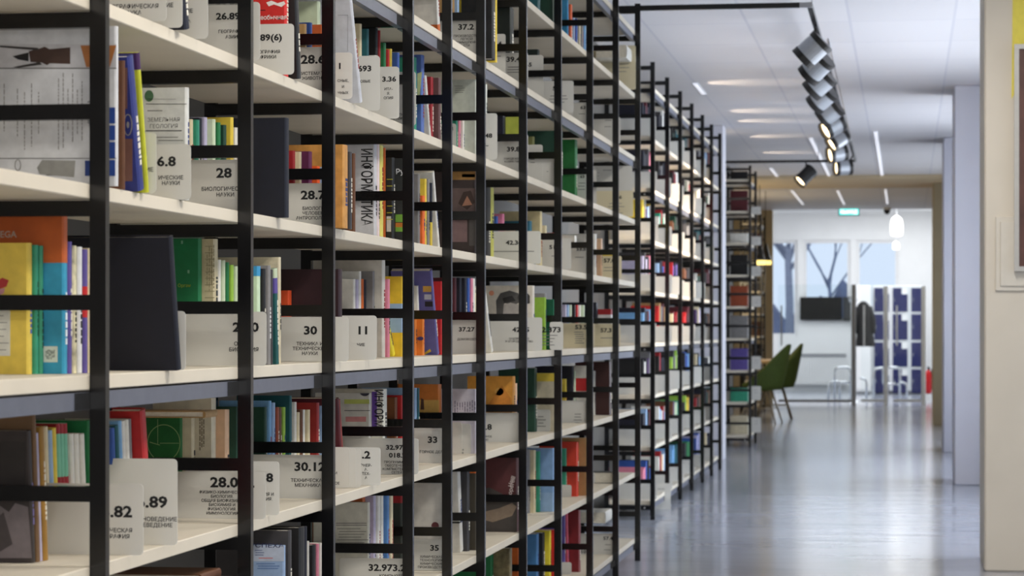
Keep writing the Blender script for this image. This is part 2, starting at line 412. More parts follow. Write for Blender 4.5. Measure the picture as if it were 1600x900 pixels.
def lines_art(u0, v0, u1, v1, n, c=(120, 118, 116), vert=False, seed=1, w=1.2):
    """print too small to read: rows of short strokes"""
    rs = random.Random(seed)
    def f(r, cp, t, X, Y):
        mb = MB()
        for i in range(n):
            if vert:
                uu = u0 + (u1 - u0) * (i + .5) / n; a = v0 + rs.uniform(0, .25) * (v1 - v0); b = v1 - rs.uniform(0, .3) * (v1 - v0)
                while a < b:
                    e = min(b, a + rs.uniform(3, 9)); q = [cp(*p) for p in ((uu - w / 2, e), (uu + w / 2, e), (uu + w / 2, a), (uu - w / 2, a))]
                    mb.add([(p.x, -t - .0006, p.z) for p in q], [(0, 1, 2, 3)]); a = e + rs.uniform(1.2, 2)
                continue
            else:
                vv = v0 + (v1 - v0) * (i + .5) / n; a = u0 + rs.uniform(0, .1) * (u1 - u0); b = u1 - rs.uniform(0, .3) * (u1 - u0); pts = [(a, vv + w / 2), (b, vv + w / 2), (b, vv - w / 2), (a, vv - w / 2)]
            q = [cp(*p) for p in pts]; mb.add([(p.x, -t - .0006, p.z) for p in q], [(0, 1, 2, 3)])
        mb.build('cover_text', mat(c, .6, 0, name='print'), r)
    return f
def sign(key, bay, lev, u2, v, num=None, uc=None, vn=None, hn=None, caps=(), vc=None, hc=None, gc=None, uc2=None, sb=.0, wd=.20, m=None, tilt=0, desc=None, t=.0016, faint=None, yellow=False, zoff=0):
    X0, ys, dpt = RUN[key]; z0 = ZL[lev] + .0004 + zoff
    X, Y = place(key, bay, lev, u2, sb, t, None, .12)
    h = max(.05, Zof(v, X, Y) - z0); px = dep(X, Y) / F
    r = empty('sign_plate', (-X, Y, z0), (0, tilt, 0))
    rad = .008; wd = min(wd, X0 + dpt - X - .004)
    out = [(-wd, 0), (0, 0)] if False else []
    for cx, cz, a0 in ((-rad, rad, -90), (-rad, h - rad, 0), (-wd + rad, h - rad, 90), (-wd + rad, rad, 180)):
        for k in range(5):
            a = math.radians(a0 + k * 22.5); out.append((cx + rad * math.cos(a), cz + rad * math.sin(a)))
    MB().prism(out, 0, -t, 'y').build('plate', m or (SIGNY if yellow else SIGN), r)
    def loc(u, vv): x = -Xof(u, Y - t); return x + X, Zof(vv, -x, Y - t) - z0
    ident = lambda w_: Vector(w_)
    if num and uc:
        x, z = loc(uc, vn); text_on('number', [num] if isinstance(num, str) else list(num), INK, r, ident, x, -t - .0005, z, hn * px, (hn * 1.75) * px, bold=2, sx=1.22)
    if caps:
        x, z = loc(uc2 or uc, vc); text_on('caption', list(caps), INK, r, ident, x, -t - .0005, z, hc * px, gc * px)
    if faint:                                               # lettering too small to read
        u0, v0, u1, n, gp = faint; rs = random.Random(int(u2 * 3 + lev)); mb = MB()
        for i in range(n):
            x0, z1 = loc(u0 + rs.uniform(0, 2.5), v0 + i * gp); x1, _ = loc(u1 - rs.uniform(0, (u1 - u0) * .3), v0 + i * gp)
            mb.box((x0, -t - .0006, z1 - .0014), (x1, -t, z1 + .0014))
        mb.build('caption', GREYINK, r)
    SIGNS.append(dict(o=r, key=key, bay=bay, lev=lev, num=num, caps=caps, desc=desc, y=Y, yellow=yellow))
    return r
def lying(key, bay, lev, u2, v, col, t=.02, ln=.2, dp=.15, sb=.06, z=0, name=None, desc=None):
    """a book lying flat; (u2, v) is its right end and top"""
    X0, ys, dpt = RUN[key]; X = X0 + sb; Y = Yof(u2, X)
    Y = min(max(Y, ys[bay] + .03 + ln), ys[bay + 1] - .01)
    PREV.setdefault((key, bay, lev), (ys[bay] + .0225, .3, 0))
    z0 = ZL[lev] + .0004 + z
    cv, pg = bookmesh(min(dp, X0 + dpt - X - .004), t, ln, False)
    r = empty('book', (-X, Y, z0 + t), (HP, 0, 0))
    cv.build('cover', mat(COL[col], .5, .1, scale=40, name='book_cover'), r); pg.build('pages', PAGE, r)
    RECS.append(dict(o=r, key=key, bay=bay, lev=lev, c=name or CN.get(col, col), t=t, h=ln, soft=False, desc=desc, y=Y, lean=False, flat=True)); return r
# ------------------------------------------------------------------ near run, shelf by shelf (nearest thing first)
def n(b, l, u2, v, col, **k): return book('n', b, l, u2, v, col, **k)
def s(b, l, u2, v, *a, **k): return sign('n', b, l, u2, v, *a, **k)
# --- sixth shelf up
s(1, 5, 262, -60, caps=['ГЕОГРАФИЧЕСКАЯ', 'НАУКА'], uc=205, vc=10, hc=6.5, gc=10, uc2=206)
s(1, 5, 287, -58, caps=['НИЕ'], uc=262, vc=8, hc=6.5, gc=10)
n(1, 5, 291, -50, 'navy', ub=298, t=.03, dp=.06, soft=False, sb=.005, desc='dark navy book leaning over the edge of the sixth shelf up')
s(1, 5, 325, -48, caps=['НИЕ', 'РА'], uc=293, vc=17, hc=6, gc=17, sb=.004)
s(2, 5, 408, 3, '26.89(5)', 366, 25, 10, ['ГЕОГРАФИЯ', 'АЗИИ'], 49, 5, 8.5, uc2=362)
s(2, 5, 461, 37, '26.89(6)', 414, 58.5, 9.5, ['ГЕОГРАФИЯ', 'АФРИКИ'], 81, 5, 8, uc2=417)
n(2, 5, 452, -78, (206, 44, 40), t=.03, sb=.03, name='red', soft=False, desc='tall red book with white fish shapes on its cover behind a sign plate',
  art=[words(425, 27, ['необычная'], 7, 12, (240, 235, 230), sx=.9), polyart([(416, 4), (424, 1), (434, 5), (444, 2), (450, 6), (440, 11), (428, 7), (420, 10)], (240, 235, 230)),
       polyart([(421, -8), (430, -11), (440, -8), (448, -12), (448, -6), (436, -3), (426, -6)], (240, 235, 230)), lines_art(400, 14, 420, 18, 1, (60, 20, 20))])
n(2, 5, 468, 4, 'black', t=.03, sb=.012, ub=472, dp=.06, soft=False)
s(3, 5, 521, 73, '28.6', 489, 92.5, 13, ['СИСТЕМАТИКА', 'ЖИВОТНЫХ'], 114.5, 5, 7.5, uc2=493)
n(3, 5, 480, 38, 'tan', t=.015, h=.155); n(3, 5, 489, 35, 'blue', t=.02, h=.16); n(3, 5, 509, 32, (196, 92, 40), t=.03, name='orange', h=.163)
n(3, 5, 502, 4, 'palegreen', t=.025, sb=.07, soft=False)
s(3, 5, 552, 82, '1', 531, 103, 9, ['СНЫЕ,', 'И', 'ЧНЫХ'], 126, 4, 9.5, uc2=536)
n(3, 5, 551, 10, (206, 208, 214), ub=567, t=.018, sb=.004, soft=False, name='white', dp=.2, desc='tall white hardback leaning beside the sign plate reading 693', art=[rect(528, 23, 544, 24, (170, 172, 178)), rect(543.4, 23, 544, 80, (170, 172, 178))])
s(3, 5, 595, 87, '693', 570, 107, 8.5, ['ОВЫЕ'], 127, 4, 8, uc2=571)
s(3, 5, 625, 104, '3.36', 608, 123.5, 7.5, ['ИТА-', 'Я.', 'ОГИЯ'], 139, 4, 7, uc2=607)
n(3, 5, 566, 38, 'cream', t=.016); n(3, 5, 577, 46, 'petrol', t=.014)
n(4, 5, 591, 45, 'white', t=.02, bands=[(.72, 1, 'black'), (.2, .5, 'crimson')]); n(4, 5, 595, 48, 'crimson', t=.01)
s(4, 5, 650, 112, caps=['ДИСКРЕТНЫЕ', 'СИСТЕМЫ'], uc=620, vc=179, hc=3.6, gc=6)
n(4, 5, 604, 68, 'green', t=.02); n(4, 5, 609, 78, 'red', t=.012); n(4, 5, 613, 77, 'yellow', t=.014); n(4, 5, 625, 83, 'blue', t=.02)
# --- fifth shelf up
n(1, 4, 187, 68, (214, 216, 220), t=.012, sb=.001, name='white', dp=.25, h=.262, soft=False, desc='big white picture folder with sideways print behind the first upright',
  art=[rect(-30, 69, 185, 106, (200, 200, 204)), rect(-30, 106, 182, 107.5, (90, 90, 90), e=.0007), rect(-30, 247, 182, 248.2, (90, 90, 90)),
       polyart([(126, 71), (184, 71), (172, 105), (135, 105)], (176, 112, 60), e=.0009),
       polyart([(45, 80), (62, 76), (70, 73), (78, 77), (110, 74), (110, 100), (78, 99), (74, 102), (66, 98), (48, 97)], (72, 52, 44), e=.0009),
       polyart([(20, 88), (45, 82), (45, 96), (28, 93)], (30, 28, 28), e=.0010), polyart([(0, 71), (60, 75), (60, 79), (0, 74)], (60, 56, 54), e=.001), polyart([(20, 105), (62, 97), (66, 101), (30, 106)], (60, 56, 54), e=.001),
       lines_art(-20, 112, 12, 240, 3, vert=True, seed=3), lines_art(22, 120, 66, 240, 4, vert=True, seed=5), lines_art(88, 112, 132, 240, 6, vert=True, seed=7),
       words(141, 178, ['ПОЧВА'], 8, 10, (40, 50, 70), tilt=-HP),
       polyart([(58, 262), (66, 250), (118, 251), (116, 277), (62, 272)], (150, 150, 146), e=.0008), lines_art(70, 252, 116, 276, 5, (90, 88, 84), seed=9), discart(28, 258, 5, 9, (120, 118, 114), ring=1.2),
       rect(133, 251, 146, 275, (36, 62, 128), e=.0009), rect(171, 168, 180, 193, (40, 72, 150), e=.0009), rect(171, 196, 180, 219, (40, 72, 150), e=.0009), rect(171, 222, 180, 247, (40, 72, 150), e=.0009), rect(171, 250, 180, 275, (40, 72, 150), e=.0009)])
n(1, 4, 196, 95, 'brown', t=.006, sb=.02, dp=.06)
n(1, 4, 210, 98, (44, 52, 120), ub=227, t=.03, sb=.003, soft=False, name='blue', dp=.14, desc='blue hardback with a round emblem leaning beside a white folder',
  art=[rect(186, 106, 199, 170, (120, 84, 74)), discart(200, 195, 7, 17, (150, 146, 140), ring=1.6), discart(200, 195, 2.2, 5, (150, 146, 140)), rect(192, 217, 207, 283, (120, 84, 74))])
n(1, 4, 219, 89, (196, 200, 50), ub=234, t=.010, sb=.012, name='yellow', dp=.12, bands=[(.88, 1, 'violet')], desc='yellow book with a violet top, behind the blue emblem book')
s(1, 4, 246, 207, caps=['КИЕ'], uc=231, vc=265, hc=6.5, gc=10)
s(1, 4, 300, 225, '6.8', 260, 252, 14.5, ['ИЧЕСКИЕ', 'НАУКИ'], 277.5, 6, 8.5, uc2=267)
n(1, 4, 297, 138, (205, 206, 202), t=.02, sb=.012, soft=False, name='pale grey', dp=.14, desc='pale grey textbook with a green globe on its cover, behind the sign reading 6.8',
  art=[discart(233, 150, 7, 9, (74, 110, 78)), rect(228, 162, 294, 163, (90, 90, 90)), rect(228, 203.5, 284, 205, (80, 80, 80)), words(256, 187, ['ЗЕМЕЛЬНАЯ', 'ГЕОЛОГИЯ'], 6, 10, (110, 110, 110), False), lines_art(230, 152, 290, 158, 1, (170, 170, 168)), lines_art(230, 170, 262, 176, 1), lines_art(244, 212, 290, 222, 2)])
s(2, 4, 394, 249, '28', 350, 270, 14.5, ['БИОЛОГИЧЕСКИЕ', 'НАУКИ'], 295, 6, 9, uc2=352)
for u_, v_, c_ in ((303, 187, 'cream'), (313, 188, 'teal'), (317, 185, 'navy'), (325, 184, 'lilac'), (338, 187, 'palegreen'), (346, 192, 'green'), (355, 196, 'darkgreen'), (366, 184, 'yellow'), (373, 200, 'white')): n(2, 4, u_, v_, c_, t=.016, sb=.10, dp=.12)
n(2, 4, 453, 186, (16, 19, 34), name='navy', spine=False, t=.03, sb=.003, soft=False, dp=.2, h=.208, rough=.6, desc='big dark navy book standing alone with its cover to the camera')
s(3, 4, 523, 286, '28.7', 489, 304.5, 13, ['БИОЛОГИЯ', 'ЧЕЛОВЕКА.', 'АНТРОПОЛОГИЯ'], 325.5, 5, 7.5, uc2=492)
n(3, 4, 462, 200, 'crimson', t=.012, sb=.07, h=.172); n(3, 4, 472, 203, 'cream', t=.014, h=.17); n(3, 4, 489, 202, (110, 36, 84), t=.028, name='plum', soft=False, h=.172); n(3, 4, 501, 233, (232, 92, 30), t=.02, name='orange', h=.14); n(3, 4, 507, 228, 'lightblue', t=.01, h=.14)
n(3, 4, 545, 228, (198, 142, 70), t=.05, sb=.004, soft=False, name='ochre', dp=.18, desc='thick ochre orange book first on its shelf beside the black patterned books', cvar=.2)
n(3, 4, 551, 238, 'darkgrey', t=.02, sb=.004); n(3, 4, 556, 240, 'brown', t=.012)
n(4, 4, 590, 223, (206, 206, 210), t=.03, sb=.075, dp=.18, name='silver grey', soft=False, bands=[], h=.258, desc='grey book with big black sideways lettering down its cover',
  art=[words(573, 292, ['ИНФОРМАТИКА'], 17, 20, (28, 28, 30), tilt=-HP, sx=.62)])
n(4, 4, 594, 224, (232, 214, 216), t=.02, sb=.07, name='pale pink', h=.255); n(4, 4, 600, 225, (226, 216, 110), t=.03, sb=.06, name='lemon', h=.255); n(4, 4, 603, 228, 'orange', t=.01, h=.25)
n(4, 4, 618, 246, (34, 34, 34), t=.03, sb=.04, name='black', dp=.12, h=.225, desc='black book with yellow print and a white barcode label', art=[lines_art(604, 275, 614, 348, 7, (190, 190, 60), seed=4), rect(604, 338, 611, 362, (220, 220, 220))])
n(4, 4, 634, 248, (40, 42, 40), t=.02, sb=.014, name='black', dp=.12, h=.225, bands=[], desc='black book with white lettering and green stripes near its foot', art=[words(628, 268, ['Рус'], 8, 10, (230, 230, 230)), rect(618, 335, 634, 347, (120, 170, 60)), rect(618, 348, 634, 355, (200, 120, 40)), rect(618, 355, 634, 362, (120, 170, 60))])
n(5, 4, 657, 262, 'grey', t=.02, sb=.05, h=.21); n(5, 4, 665, 290, (232, 108, 36), t=.03, name='orange', h=.15, dp=.1); n(5, 4, 667, 280, 'yellow', t=.015, h=.2); n(5, 4, 672, 276, 'grey', t=.02, h=.2); n(5, 4, 676, 280, 'navy', t=.014, h=.19, bands=[(0, .4, 'yellow')]); n(5, 4, 679, 273, 'white', t=.016, ub=688, sb=.02)
# --- fourth shelf up
n(1, 3, 52, 380, (226, 198, 84), t=.022, sb=.11, name='yellow', soft=True, dp=.17, spine=(90, 110, 170), desc='yellow workbook with a white card on its cover, first on the fourth shelf up',
  art=[rect(-20, 485, 16, 556, (216, 216, 206)), lines_art(-18, 488, 14, 552, 6), polyart([(-6, 440), (4, 434), (14, 438), (10, 448), (-2, 452)], (190, 60, 60)), polyart([(-2, 452), (8, 450), (6, 458), (-2, 462)], (210, 150, 160))])
n(1, 3, 61, 383, 'teal', t=.01, sb=.11, spine=(40, 90, 60)); n(1, 3, 69, 384, (60, 150, 118), t=.012, name='green teal', spine=(40, 60, 50))
n(1, 3, 107, 337, (52, 150, 186), t=.022, sb=.05, name='blue and orange', soft=True, dp=.2, spine=(230, 240, 245), bands=[(.70, 1, (190, 92, 36))], desc='tall book with an orange top and blue lower cover bearing a barcode',
  art=[polyart([(30, 404), (30, 386), (52, 389), (75, 395), (100, 404)], (190, 92, 36)), rect(-30, 396, 44, 408, (190, 92, 36), e=.0005), rect(68, 541, 90, 566, (205, 214, 206)), lines_art(71, 544, 86, 563, 9, (50, 60, 60), True, 2, .9), words(2, 366, ['OMEGA'], 10, 12, (190, 176, 160))])
n(1, 3, 114, 378, 'purple', t=.016, sb=.045); n(1, 3, 121, 384, (214, 206, 170), t=.016, name='speckled cream', spine=(30, 30, 30), cvar=.5); n(1, 3, 130, 386, (226, 226, 226), t=.018, name='white speckled', spine=(40, 40, 40)); n(1, 3, 138, 390, 'purple', t=.014, bands=[(.45, .7, 'red')]); n(1, 3, 146, 388, 'cream', t=.018)
n(1, 3, 272, 373, (16, 18, 32), ub=285, t=.022, sb=.002, spine=False, soft=False, dp=.2, name='navy', rough=.6, desc='large plain navy hardback leaning on the fourth shelf up, cover to the camera')
s(1, 3, 292, 486)
s(2, 3, 418, 487, '28.0', 384, 511, 14, ['ОБЩАЯ', 'БИОЛОГИЯ'], 537, 6, 9, uc2=381)
n(2, 3, 317, 373, (28, 116, 70), t=.022, sb=.10, name='green', dp=.13, soft=False, spine=(230, 240, 235), desc='green book with thin yellow handwriting and small marks on its cover', art=[words(288, 446, ['Орган'], 5, 8, (170, 190, 60), False), rect(283, 376, 286, 381, (130, 180, 150)), rect(293, 422, 296, 427, (130, 180, 150))])
n(2, 3, 342, 374, (196, 184, 150), t=.03, sb=.10, name='checked beige', soft=False, art=[lines_art(322, 380, 336, 470, 4, (150, 140, 110), True, 6), lines_art(320, 380, 338, 470, 9, (160, 150, 120), False, 8)])
for u_, v_, c_ in ((346, 406, 'white'), (353, 407, 'palegreen'), (359, 410, 'green'), (366, 414, 'lime'), (373, 416, 'palegreen')): n(2, 3, u_, v_, c_, t=.013, sb=.09)
n(2, 3, 408, 412, (200, 222, 190), t=.02, sb=.04, name='pale green', bands=[(.0, .48, 'cyan'), (.9, 1, 'cyan')], h=.205); n(2, 3, 416, 420, 'black', t=.016, sb=.03); n(2, 3, 424, 415, 'grey', t=.016, sb=.02, spine=(230, 230, 230)); n(2, 3, 427, 421, 'darkgrey', t=.01, sb=.02)
n(2, 3, 434, 420, (26, 84, 84), t=.016, ub=437, sb=.004, name='petrol', bands=[(.74, .9, 'purple'), (.9, 1, 'palegreen')])
n(2, 3, 440, 402, 'beige', t=.016, sb=.06)
s(3, 3, 546, 495, '30', 485, 516, 12.5, ['ТЕХНИКА И', 'ТЕХНИЧЕСКИЕ', 'НАУКИ'], 537, 5.2, 7.6, uc2=484)
n(3, 3, 457, 427, (222, 82, 38), t=.03, sb=.11, name='orange red', h=.165)
n(3, 3, 536, 420, (44, 18, 24), t=.035, sb=.004, spine=False, name='maroon', soft=False, dp=.2, h=.215, desc='dark maroon hardback standing before the white sign reading 11')
s(3, 3, 590, 493, '11', 567, 516, 12, ['ЧИЕ'], 538.5, 4.5, 7, uc2=564)
for u_, v_, c_ in ((556, 436, 'white'), (561, 437, 'lilac'), (565, 424, 'white'), (569, 436, 'orange'), (573, 437, 'navy'), (586, 424, 'grey')): n(4, 3, u_, v_, c_, t=.016, sb=.10)
n(4, 3, 603, 407, (214, 208, 196), t=.035, sb=.065, name='white', soft=False, dp=.2, desc='tall plain off-white book beside the pink spine near the sign reading 11')
n(4, 3, 610, 422, 'pink', t=.02, sb=.05, h=.21); n(4, 3, 606, 495, (234, 220, 60), t=.02, ub=618, sb=.02, name='yellow', h=.11)
n(4, 3, 632, 432, (226, 190, 50), t=.02, sb=.02, name='yellow', dp=.12, bands=[(.3, .66, 'lightblue')])
n(5, 3, 652, 500, (214, 120, 40), t=.02, sb=.12, name='orange', h=.13, art=[]); n(5, 3, 664, 500, (222, 126, 42), t=.02, sb=.09, name='orange', h=.13, art=[discart(657, 529, 5, 3, (70, 60, 120))]); n(5, 3, 654, 436, 'white', ub=658, t=.012, sb=.05, dp=.05, h=.2)
n(5, 3, 676, 425, (96, 92, 150), ub=687, t=.02, sb=.02, name='violet blue', dp=.12, desc='violet blue leaning book with orange lettering blocks on its cover', art=[rect(661, 447, 674, 456, (210, 160, 70)), rect(663, 460, 674, 468, (190, 190, 200)), rect(664, 471, 676, 479, (30, 30, 40)), polyart([(662, 552), (672, 545), (674, 549), (664, 556)], (220, 180, 60))])
n(5, 3, 694, 440, 'red', t=.03, sb=.02)
# --- third shelf up
n(1, 2, 50, 672, (60, 54, 54), t=.014, ub=57, sb=.11, name='dark', dp=.18, desc='dark photo-covered book with a grey mountain picture on its lower cover, far left', art=[rect(-40, 690, 40, 776, (52, 48, 48)), polyart([(-40, 786), (0, 790), (14, 800), (24, 786), (44, 792), (50, 872), (-40, 872)], (120, 112, 116)), polyart([(-30, 830), (6, 800), (20, 850), (-10, 868)], (76, 70, 72), e=.0009)], spine=(120, 110, 160))
n(1, 2, 57, 647, (120, 92, 64), t=.01, ub=64, sb=.11, name='brown', soft=False, dp=.16)
n(1, 2, 61, 676, 'lilac', t=.012, ub=68, sb=.11); n(1, 2, 70, 666, 'ochre', t=.016, ub=77, sb=.1)
s(1, 2, 226, 756, '26.82', 175, 799, 17, ['ФИЗИЧЕСКАЯ', 'ГЕОГРАФИЯ'], 828.5, 6.5, 9.5, uc2=176)
for u_, v_, c_, b_ in ((76, 666, 'cream', ()), (83, 672, 'lightblue', ()), (89, 668, 'yellow', ()), (95, 661, (120, 190, 160), 1), (100, 661, (120, 190, 160), 1), (106, 661, (120, 190, 160), 1), (116, 677, 'white', ()), (124, 677, 'white', ()), (133, 677, 'white', ()), (143, 656, 'green', ())):
    n(1, 2, u_, v_, c_, t=.014, ub=u_ + 6, sb=.13, dp=.13, name='teal and red' if b_ else None, bands=[(.0, .58, 'crimson'), (.92, 1, 'crimson')] if b_ else ())
s(1, 2, 279, 717, '26.89', 230, 784, 17, ['СТРАНОВЕДЕНИЕ', 'КРАЕВЕДЕНИЕ'], 811, 6.3, 9.3, uc2=238)
for u_, v_, c_ in ((180, 668, 'blue'), (186, 664, 'petrol'), (191, 657, 'skyblue'), (196, 657, 'white'), (202, 655, 'white'), (206, 654, 'grey')): n(1, 2, u_, v_, c_, t=.012, ub=u_ + 6, sb=.09, dp=.12)
n(1, 2, 229, 650, (176, 36, 36), t=.03, ub=241, sb=.06, name='red', soft=False, spine=False, dp=.065, h=.235, desc='red hardback leaning behind the sign reading 26.89')
s(2, 2, 417, 738, '28.072', 363, 753.5, 15, ['ФИЗИКО-ХИМИЧЕСКАЯ', 'БИОЛОГИЯ.', 'ОБЩАЯ БИОФИЗИКА.', 'БИОХИМИЯ И', 'ФИЗИОЛОГИЯ.', 'ИММУНОЛОГИЯ'], 769, 4.4, 6.6, uc2=347)
s(2, 2, 438, 721, '28.8', 408, 746, 13, ['ЗООЛОГИЯ И', 'ЭКОЛОГИЯ.'], 772, 4.6, 7.6, uc2=407)
lying('n', 2, 2, 290, 640, 'tan', t=.014, ln=.09, dp=.17, sb=.10, z=.207)
n(2, 2, 286, 651, (36, 104, 52), t=.012, sb=.115, name='green', dp=.15, h=.205, desc='green book with a pale circle drawn on its cover, right of the red leaning book', soft=False,
  art=[discart(256, 692, 26, 29, (150, 180, 120), ring=1.2), polyart([(234, 690), (250, 695), (250, 696), (234, 691.5)], (150, 180, 120)), rect(246, 655, 247, 695, (140, 170, 120)), rect(250, 692, 280, 693, (140, 170, 120))])
n(2, 2, 306, 647, 'beige', t=.02, sb=.12, h=.205, soft=False); n(2, 2, 339, 620, (206, 198, 176), t=.03, sb=.10, name='off white', soft=False, dp=.13, h=.24, art=[lines_art(311, 640, 320, 716, 3, (130, 120, 100), True, 3, 2)]); n(2, 2, 360, 637, 'peach', t=.03, sb=.09, h=.215, soft=False)
n(2, 2, 376, 630, 'darkgreen', t=.02, sb=.075, h=.22)
s(3, 2, 524, 711, '30.12', 484, 729, 13, ['ТЕХНИЧЕСКАЯ', 'МЕХАНИКА'], 750.5, 5.2, 7.6, uc2=481)
for u_, v_, c_ in ((418, 636, 'darkgreen'), (425, 626, 'skyblue'), (431, 629, 'lightblue'), (437, 636, 'rust'), (441, 637, 'brown'), (447, 636, 'lime')): n(3, 2, u_, v_, c_, t=.016, sb=.15, dp=.12)
n(3, 2, 457, 618, 'petrol', t=.016, sb=.12, soft=False, dp=.13)
for u_, v_, c_ in ((464, 628, 'white'), (469, 644, 'cream'), (474, 640, 'brown'), (477, 640, 'white'), (485, 640, 'cream'), (500, 629, (150, 38, 34)), (506, 634, 'lightblue')): n(3, 2, u_, v_, c_, t=.02 if u_ == 500 else .012, sb=.12, dp=.12, name='red' if u_ == 500 else None)
s(3, 2, 546, 699, caps=['И', '', 'НОЕ'], uc=525, vc=739, hc=4, gc=8); s(3, 2, 556, 700); s(3, 2, 564, 701, caps=['А'], uc=553, vc=760, hc=4, gc=8)
s(3, 2, 596, 699, '.2', 572, 710.5, 11, ['ЭНЕР-', 'А.', 'ТЕХ-', 'А'], 727, 4.2, 6.5, uc2=572)
n(3, 2, 530, 622, 'maroon', t=.014, ub=538, sb=.05); n(3, 2, 532, 624, (140, 60, 52), t=.012, ub=540, sb=.05, name='dull red')
s(4, 2, 655, 685, ['32.973-', '018.2'], 621, 699, 7, ['ПРОГРАММНОЕ', 'ОБЕСПЕЧЕНИЕ', 'КОМПЬЮТЕРНЫХ', 'СЕТЕЙ'], 722, 3.6, 5.4, uc2=620)
n(4, 2, 581, 606, (214, 212, 204), t=.02, sb=.10, name='white', dp=.15, h=.215, desc='white book with a dark globe and yellow and red bands on its cover', art=[discart(570, 612, 8, 7, (60, 60, 74)), rect(538, 624, 577, 631, (196, 206, 110)), rect(538, 641, 578, 642, (90, 90, 90)), rect(540, 651, 572, 659, (220, 150, 150))])
n(4, 2, 606, 598, (224, 220, 206), t=.05, sb=.065, name='cream', dp=.16, h=.225, desc='cream and purple book with big black sideways lettering', art=[rect(581, 612, 589, 672, (100, 64, 150)), words(592, 638, ['ИНФОРМ'], 13, 18, (30, 28, 34), tilt=-HP, sx=.7)])
n(5, 2, 622, 614, (120, 70, 34), t=.03, sb=.10, name='brown', h=.19); n(5, 2, 632, 610, 'red', t=.03, sb=.085, h=.195)
s(5, 2, 704, 668, '33', 676, 687, 9.5, ['ГОРНОЕ ДЕЛО'], 706, 4, 6, uc2=676)
n(5, 2, 652, 606, 'lightblue', t=.02, sb=.06); n(5, 2, 656, 606, 'petrol', t=.016, sb=.05)
n(6, 2, 691, 600, (206, 120, 50), t=.05, sb=.07, name='orange and yellow', dp=.14, h=.215, soft=False, bands=[], desc='orange and yellow book with a dark figure on its cover, above the sign reading 33', art=[rect(655, 625, 686, 645, (214, 170, 90)), polyart([(658, 622), (662, 624), (663, 640), (657, 640)], (80, 50, 40))])
s(6, 2, 722, 660); s(6, 2, 736, 662, caps=['И', 'Я'], uc=723, vc=703, hc=3, gc=5)
n(6, 2, 746, 604, (204, 198, 208), t=.02, sb=.03, name='lilac white', dp=.14, h=.2, art=[lines_art(709, 625, 744, 645, 9, (120, 110, 130), True, 4, 1.4)])
s(7, 2, 813, 645, '33.8', 756, 667, 8.5, ['НЕФТЯНОЕ', 'ДЕЛО'], 682, 3, 5, uc2=757)
n(7, 2, 806, 594, (226, 156, 60), t=.05, sb=.03, name='amber', dp=.16, h=.225, soft=False, desc='amber orange book with a faint figure, above the long blank-edged sign plate', art=[polyart([(764, 630), (784, 602), (798, 622), (800, 640), (764, 640)], (214, 136, 50)), discart(780, 612, 7, 6, (232, 176, 90))])
n(7, 2, 809, 602, 'peach', t=.03, sb=.02, h=.2)
n(8, 2, 840, 592, 'darkgreen', t=.06, sb=.05, soft=False, dp=.14, h=.24)
s(8, 2, 836, 641, sb=.002, wd=.12); s(8, 2, 860, 640, faint=(839, 651, 853, 4, 5))
n(8, 2, 869, 590, 'beige', t=.03, sb=.03, h=.22, bands=[(.86, 1, 'yellow')])
s(9, 2, 920, 626, faint=(896, 647, 910, 5, 4.6), wd=.24)
n(9, 2, 886, 592, 'yellow', t=.03, sb=.05); n(9, 2, 897, 572, 'navy', t=.03, sb=.04); n(9, 2, 900, 580, 'palegreen', t=.02); n(9, 2, 919, 573, (220, 214, 200), t=.03, sb=.006, name='white and red', bands=[(.55, .78, 'red')], h=.235)
n(10, 2, 931, 600, 'white', t=.04, sb=.01, h=.2, dp=.08); n(10, 2, 956, 565, (64, 30, 28), t=.06, sb=.01, name='dark brown', dp=.16, h=.24, soft=False)
# --- second shelf up
lying('n', 1, 1, 346, 866, 'brown', t=.018, ln=.14, dp=.22, sb=.05, z=.205, desc='brown book lying flat on top of the pile at lower left'); lying('n', 1, 1, 368, 880, 'black', t=.03, ln=.22, dp=.22, sb=.03, z=.175, desc='thick dark book lying flat with pale page edges at lower left')
lying('n', 1, 1, 366, 880, 'navy', t=.057, ln=.2, dp=.2, sb=.035, z=.117, desc='thick navy book second from the top of the pile at lower left'); lying('n', 1, 1, 366, 880, 'maroon', t=.058, ln=.21, dp=.2, sb=.04, z=.058); lying('n', 1, 1, 366, 880, 'darkgreen', t=.057, ln=.22, dp=.2, sb=.035, z=0)
n(2, 1, 447, 832, (140, 164, 198), t=.014, sb=.004, name='light blue', dp=.083, h=.24, desc='light blue book with dark lettering, bottom edge of the photo beside a black one',
  art=[rect(380, 833, 446, 877, (176, 186, 204)), words(416, 843, ['КОМПОНЕНТЫ'], 3.6, 6, (50, 54, 90), sx=1.35), words(417, 851, ['УСПЕХА'], 7, 9, (50, 54, 90), sx=1.6), lines_art(398, 858, 414, 869, 3, (90, 100, 140)), lines_art(404, 869, 434, 875, 1, (190, 90, 80)), lines_art(400, 879, 440, 890, 3, (80, 110, 160)), rect(399, 833, 400, 834, 'white')])
n(2, 1, 457, 828, 'darkgrey', t=.022, sb=.006); n(2, 1, 478, 822, 'black', t=.05, sb=.004, soft=False); n(2, 1, 481, 822, 'navy', t=.02, sb=.004); n(3, 1, 484, 822, 'white', t=.014, sb=.06, h=.21)
n(3, 1, 495, 824, 'black', t=.03, sb=.05, h=.2); n(3, 1, 499, 822, 'pink', t=.012, sb=.05, h=.2); n(3, 1, 505, 822, 'white', t=.014, sb=.05, h=.2)
s(4, 1, 648, 873, '32.973.26', 609, 887, 10, ['КОМПЬЮТЕРЫ'], 900, 4.5, 7, uc2=616)
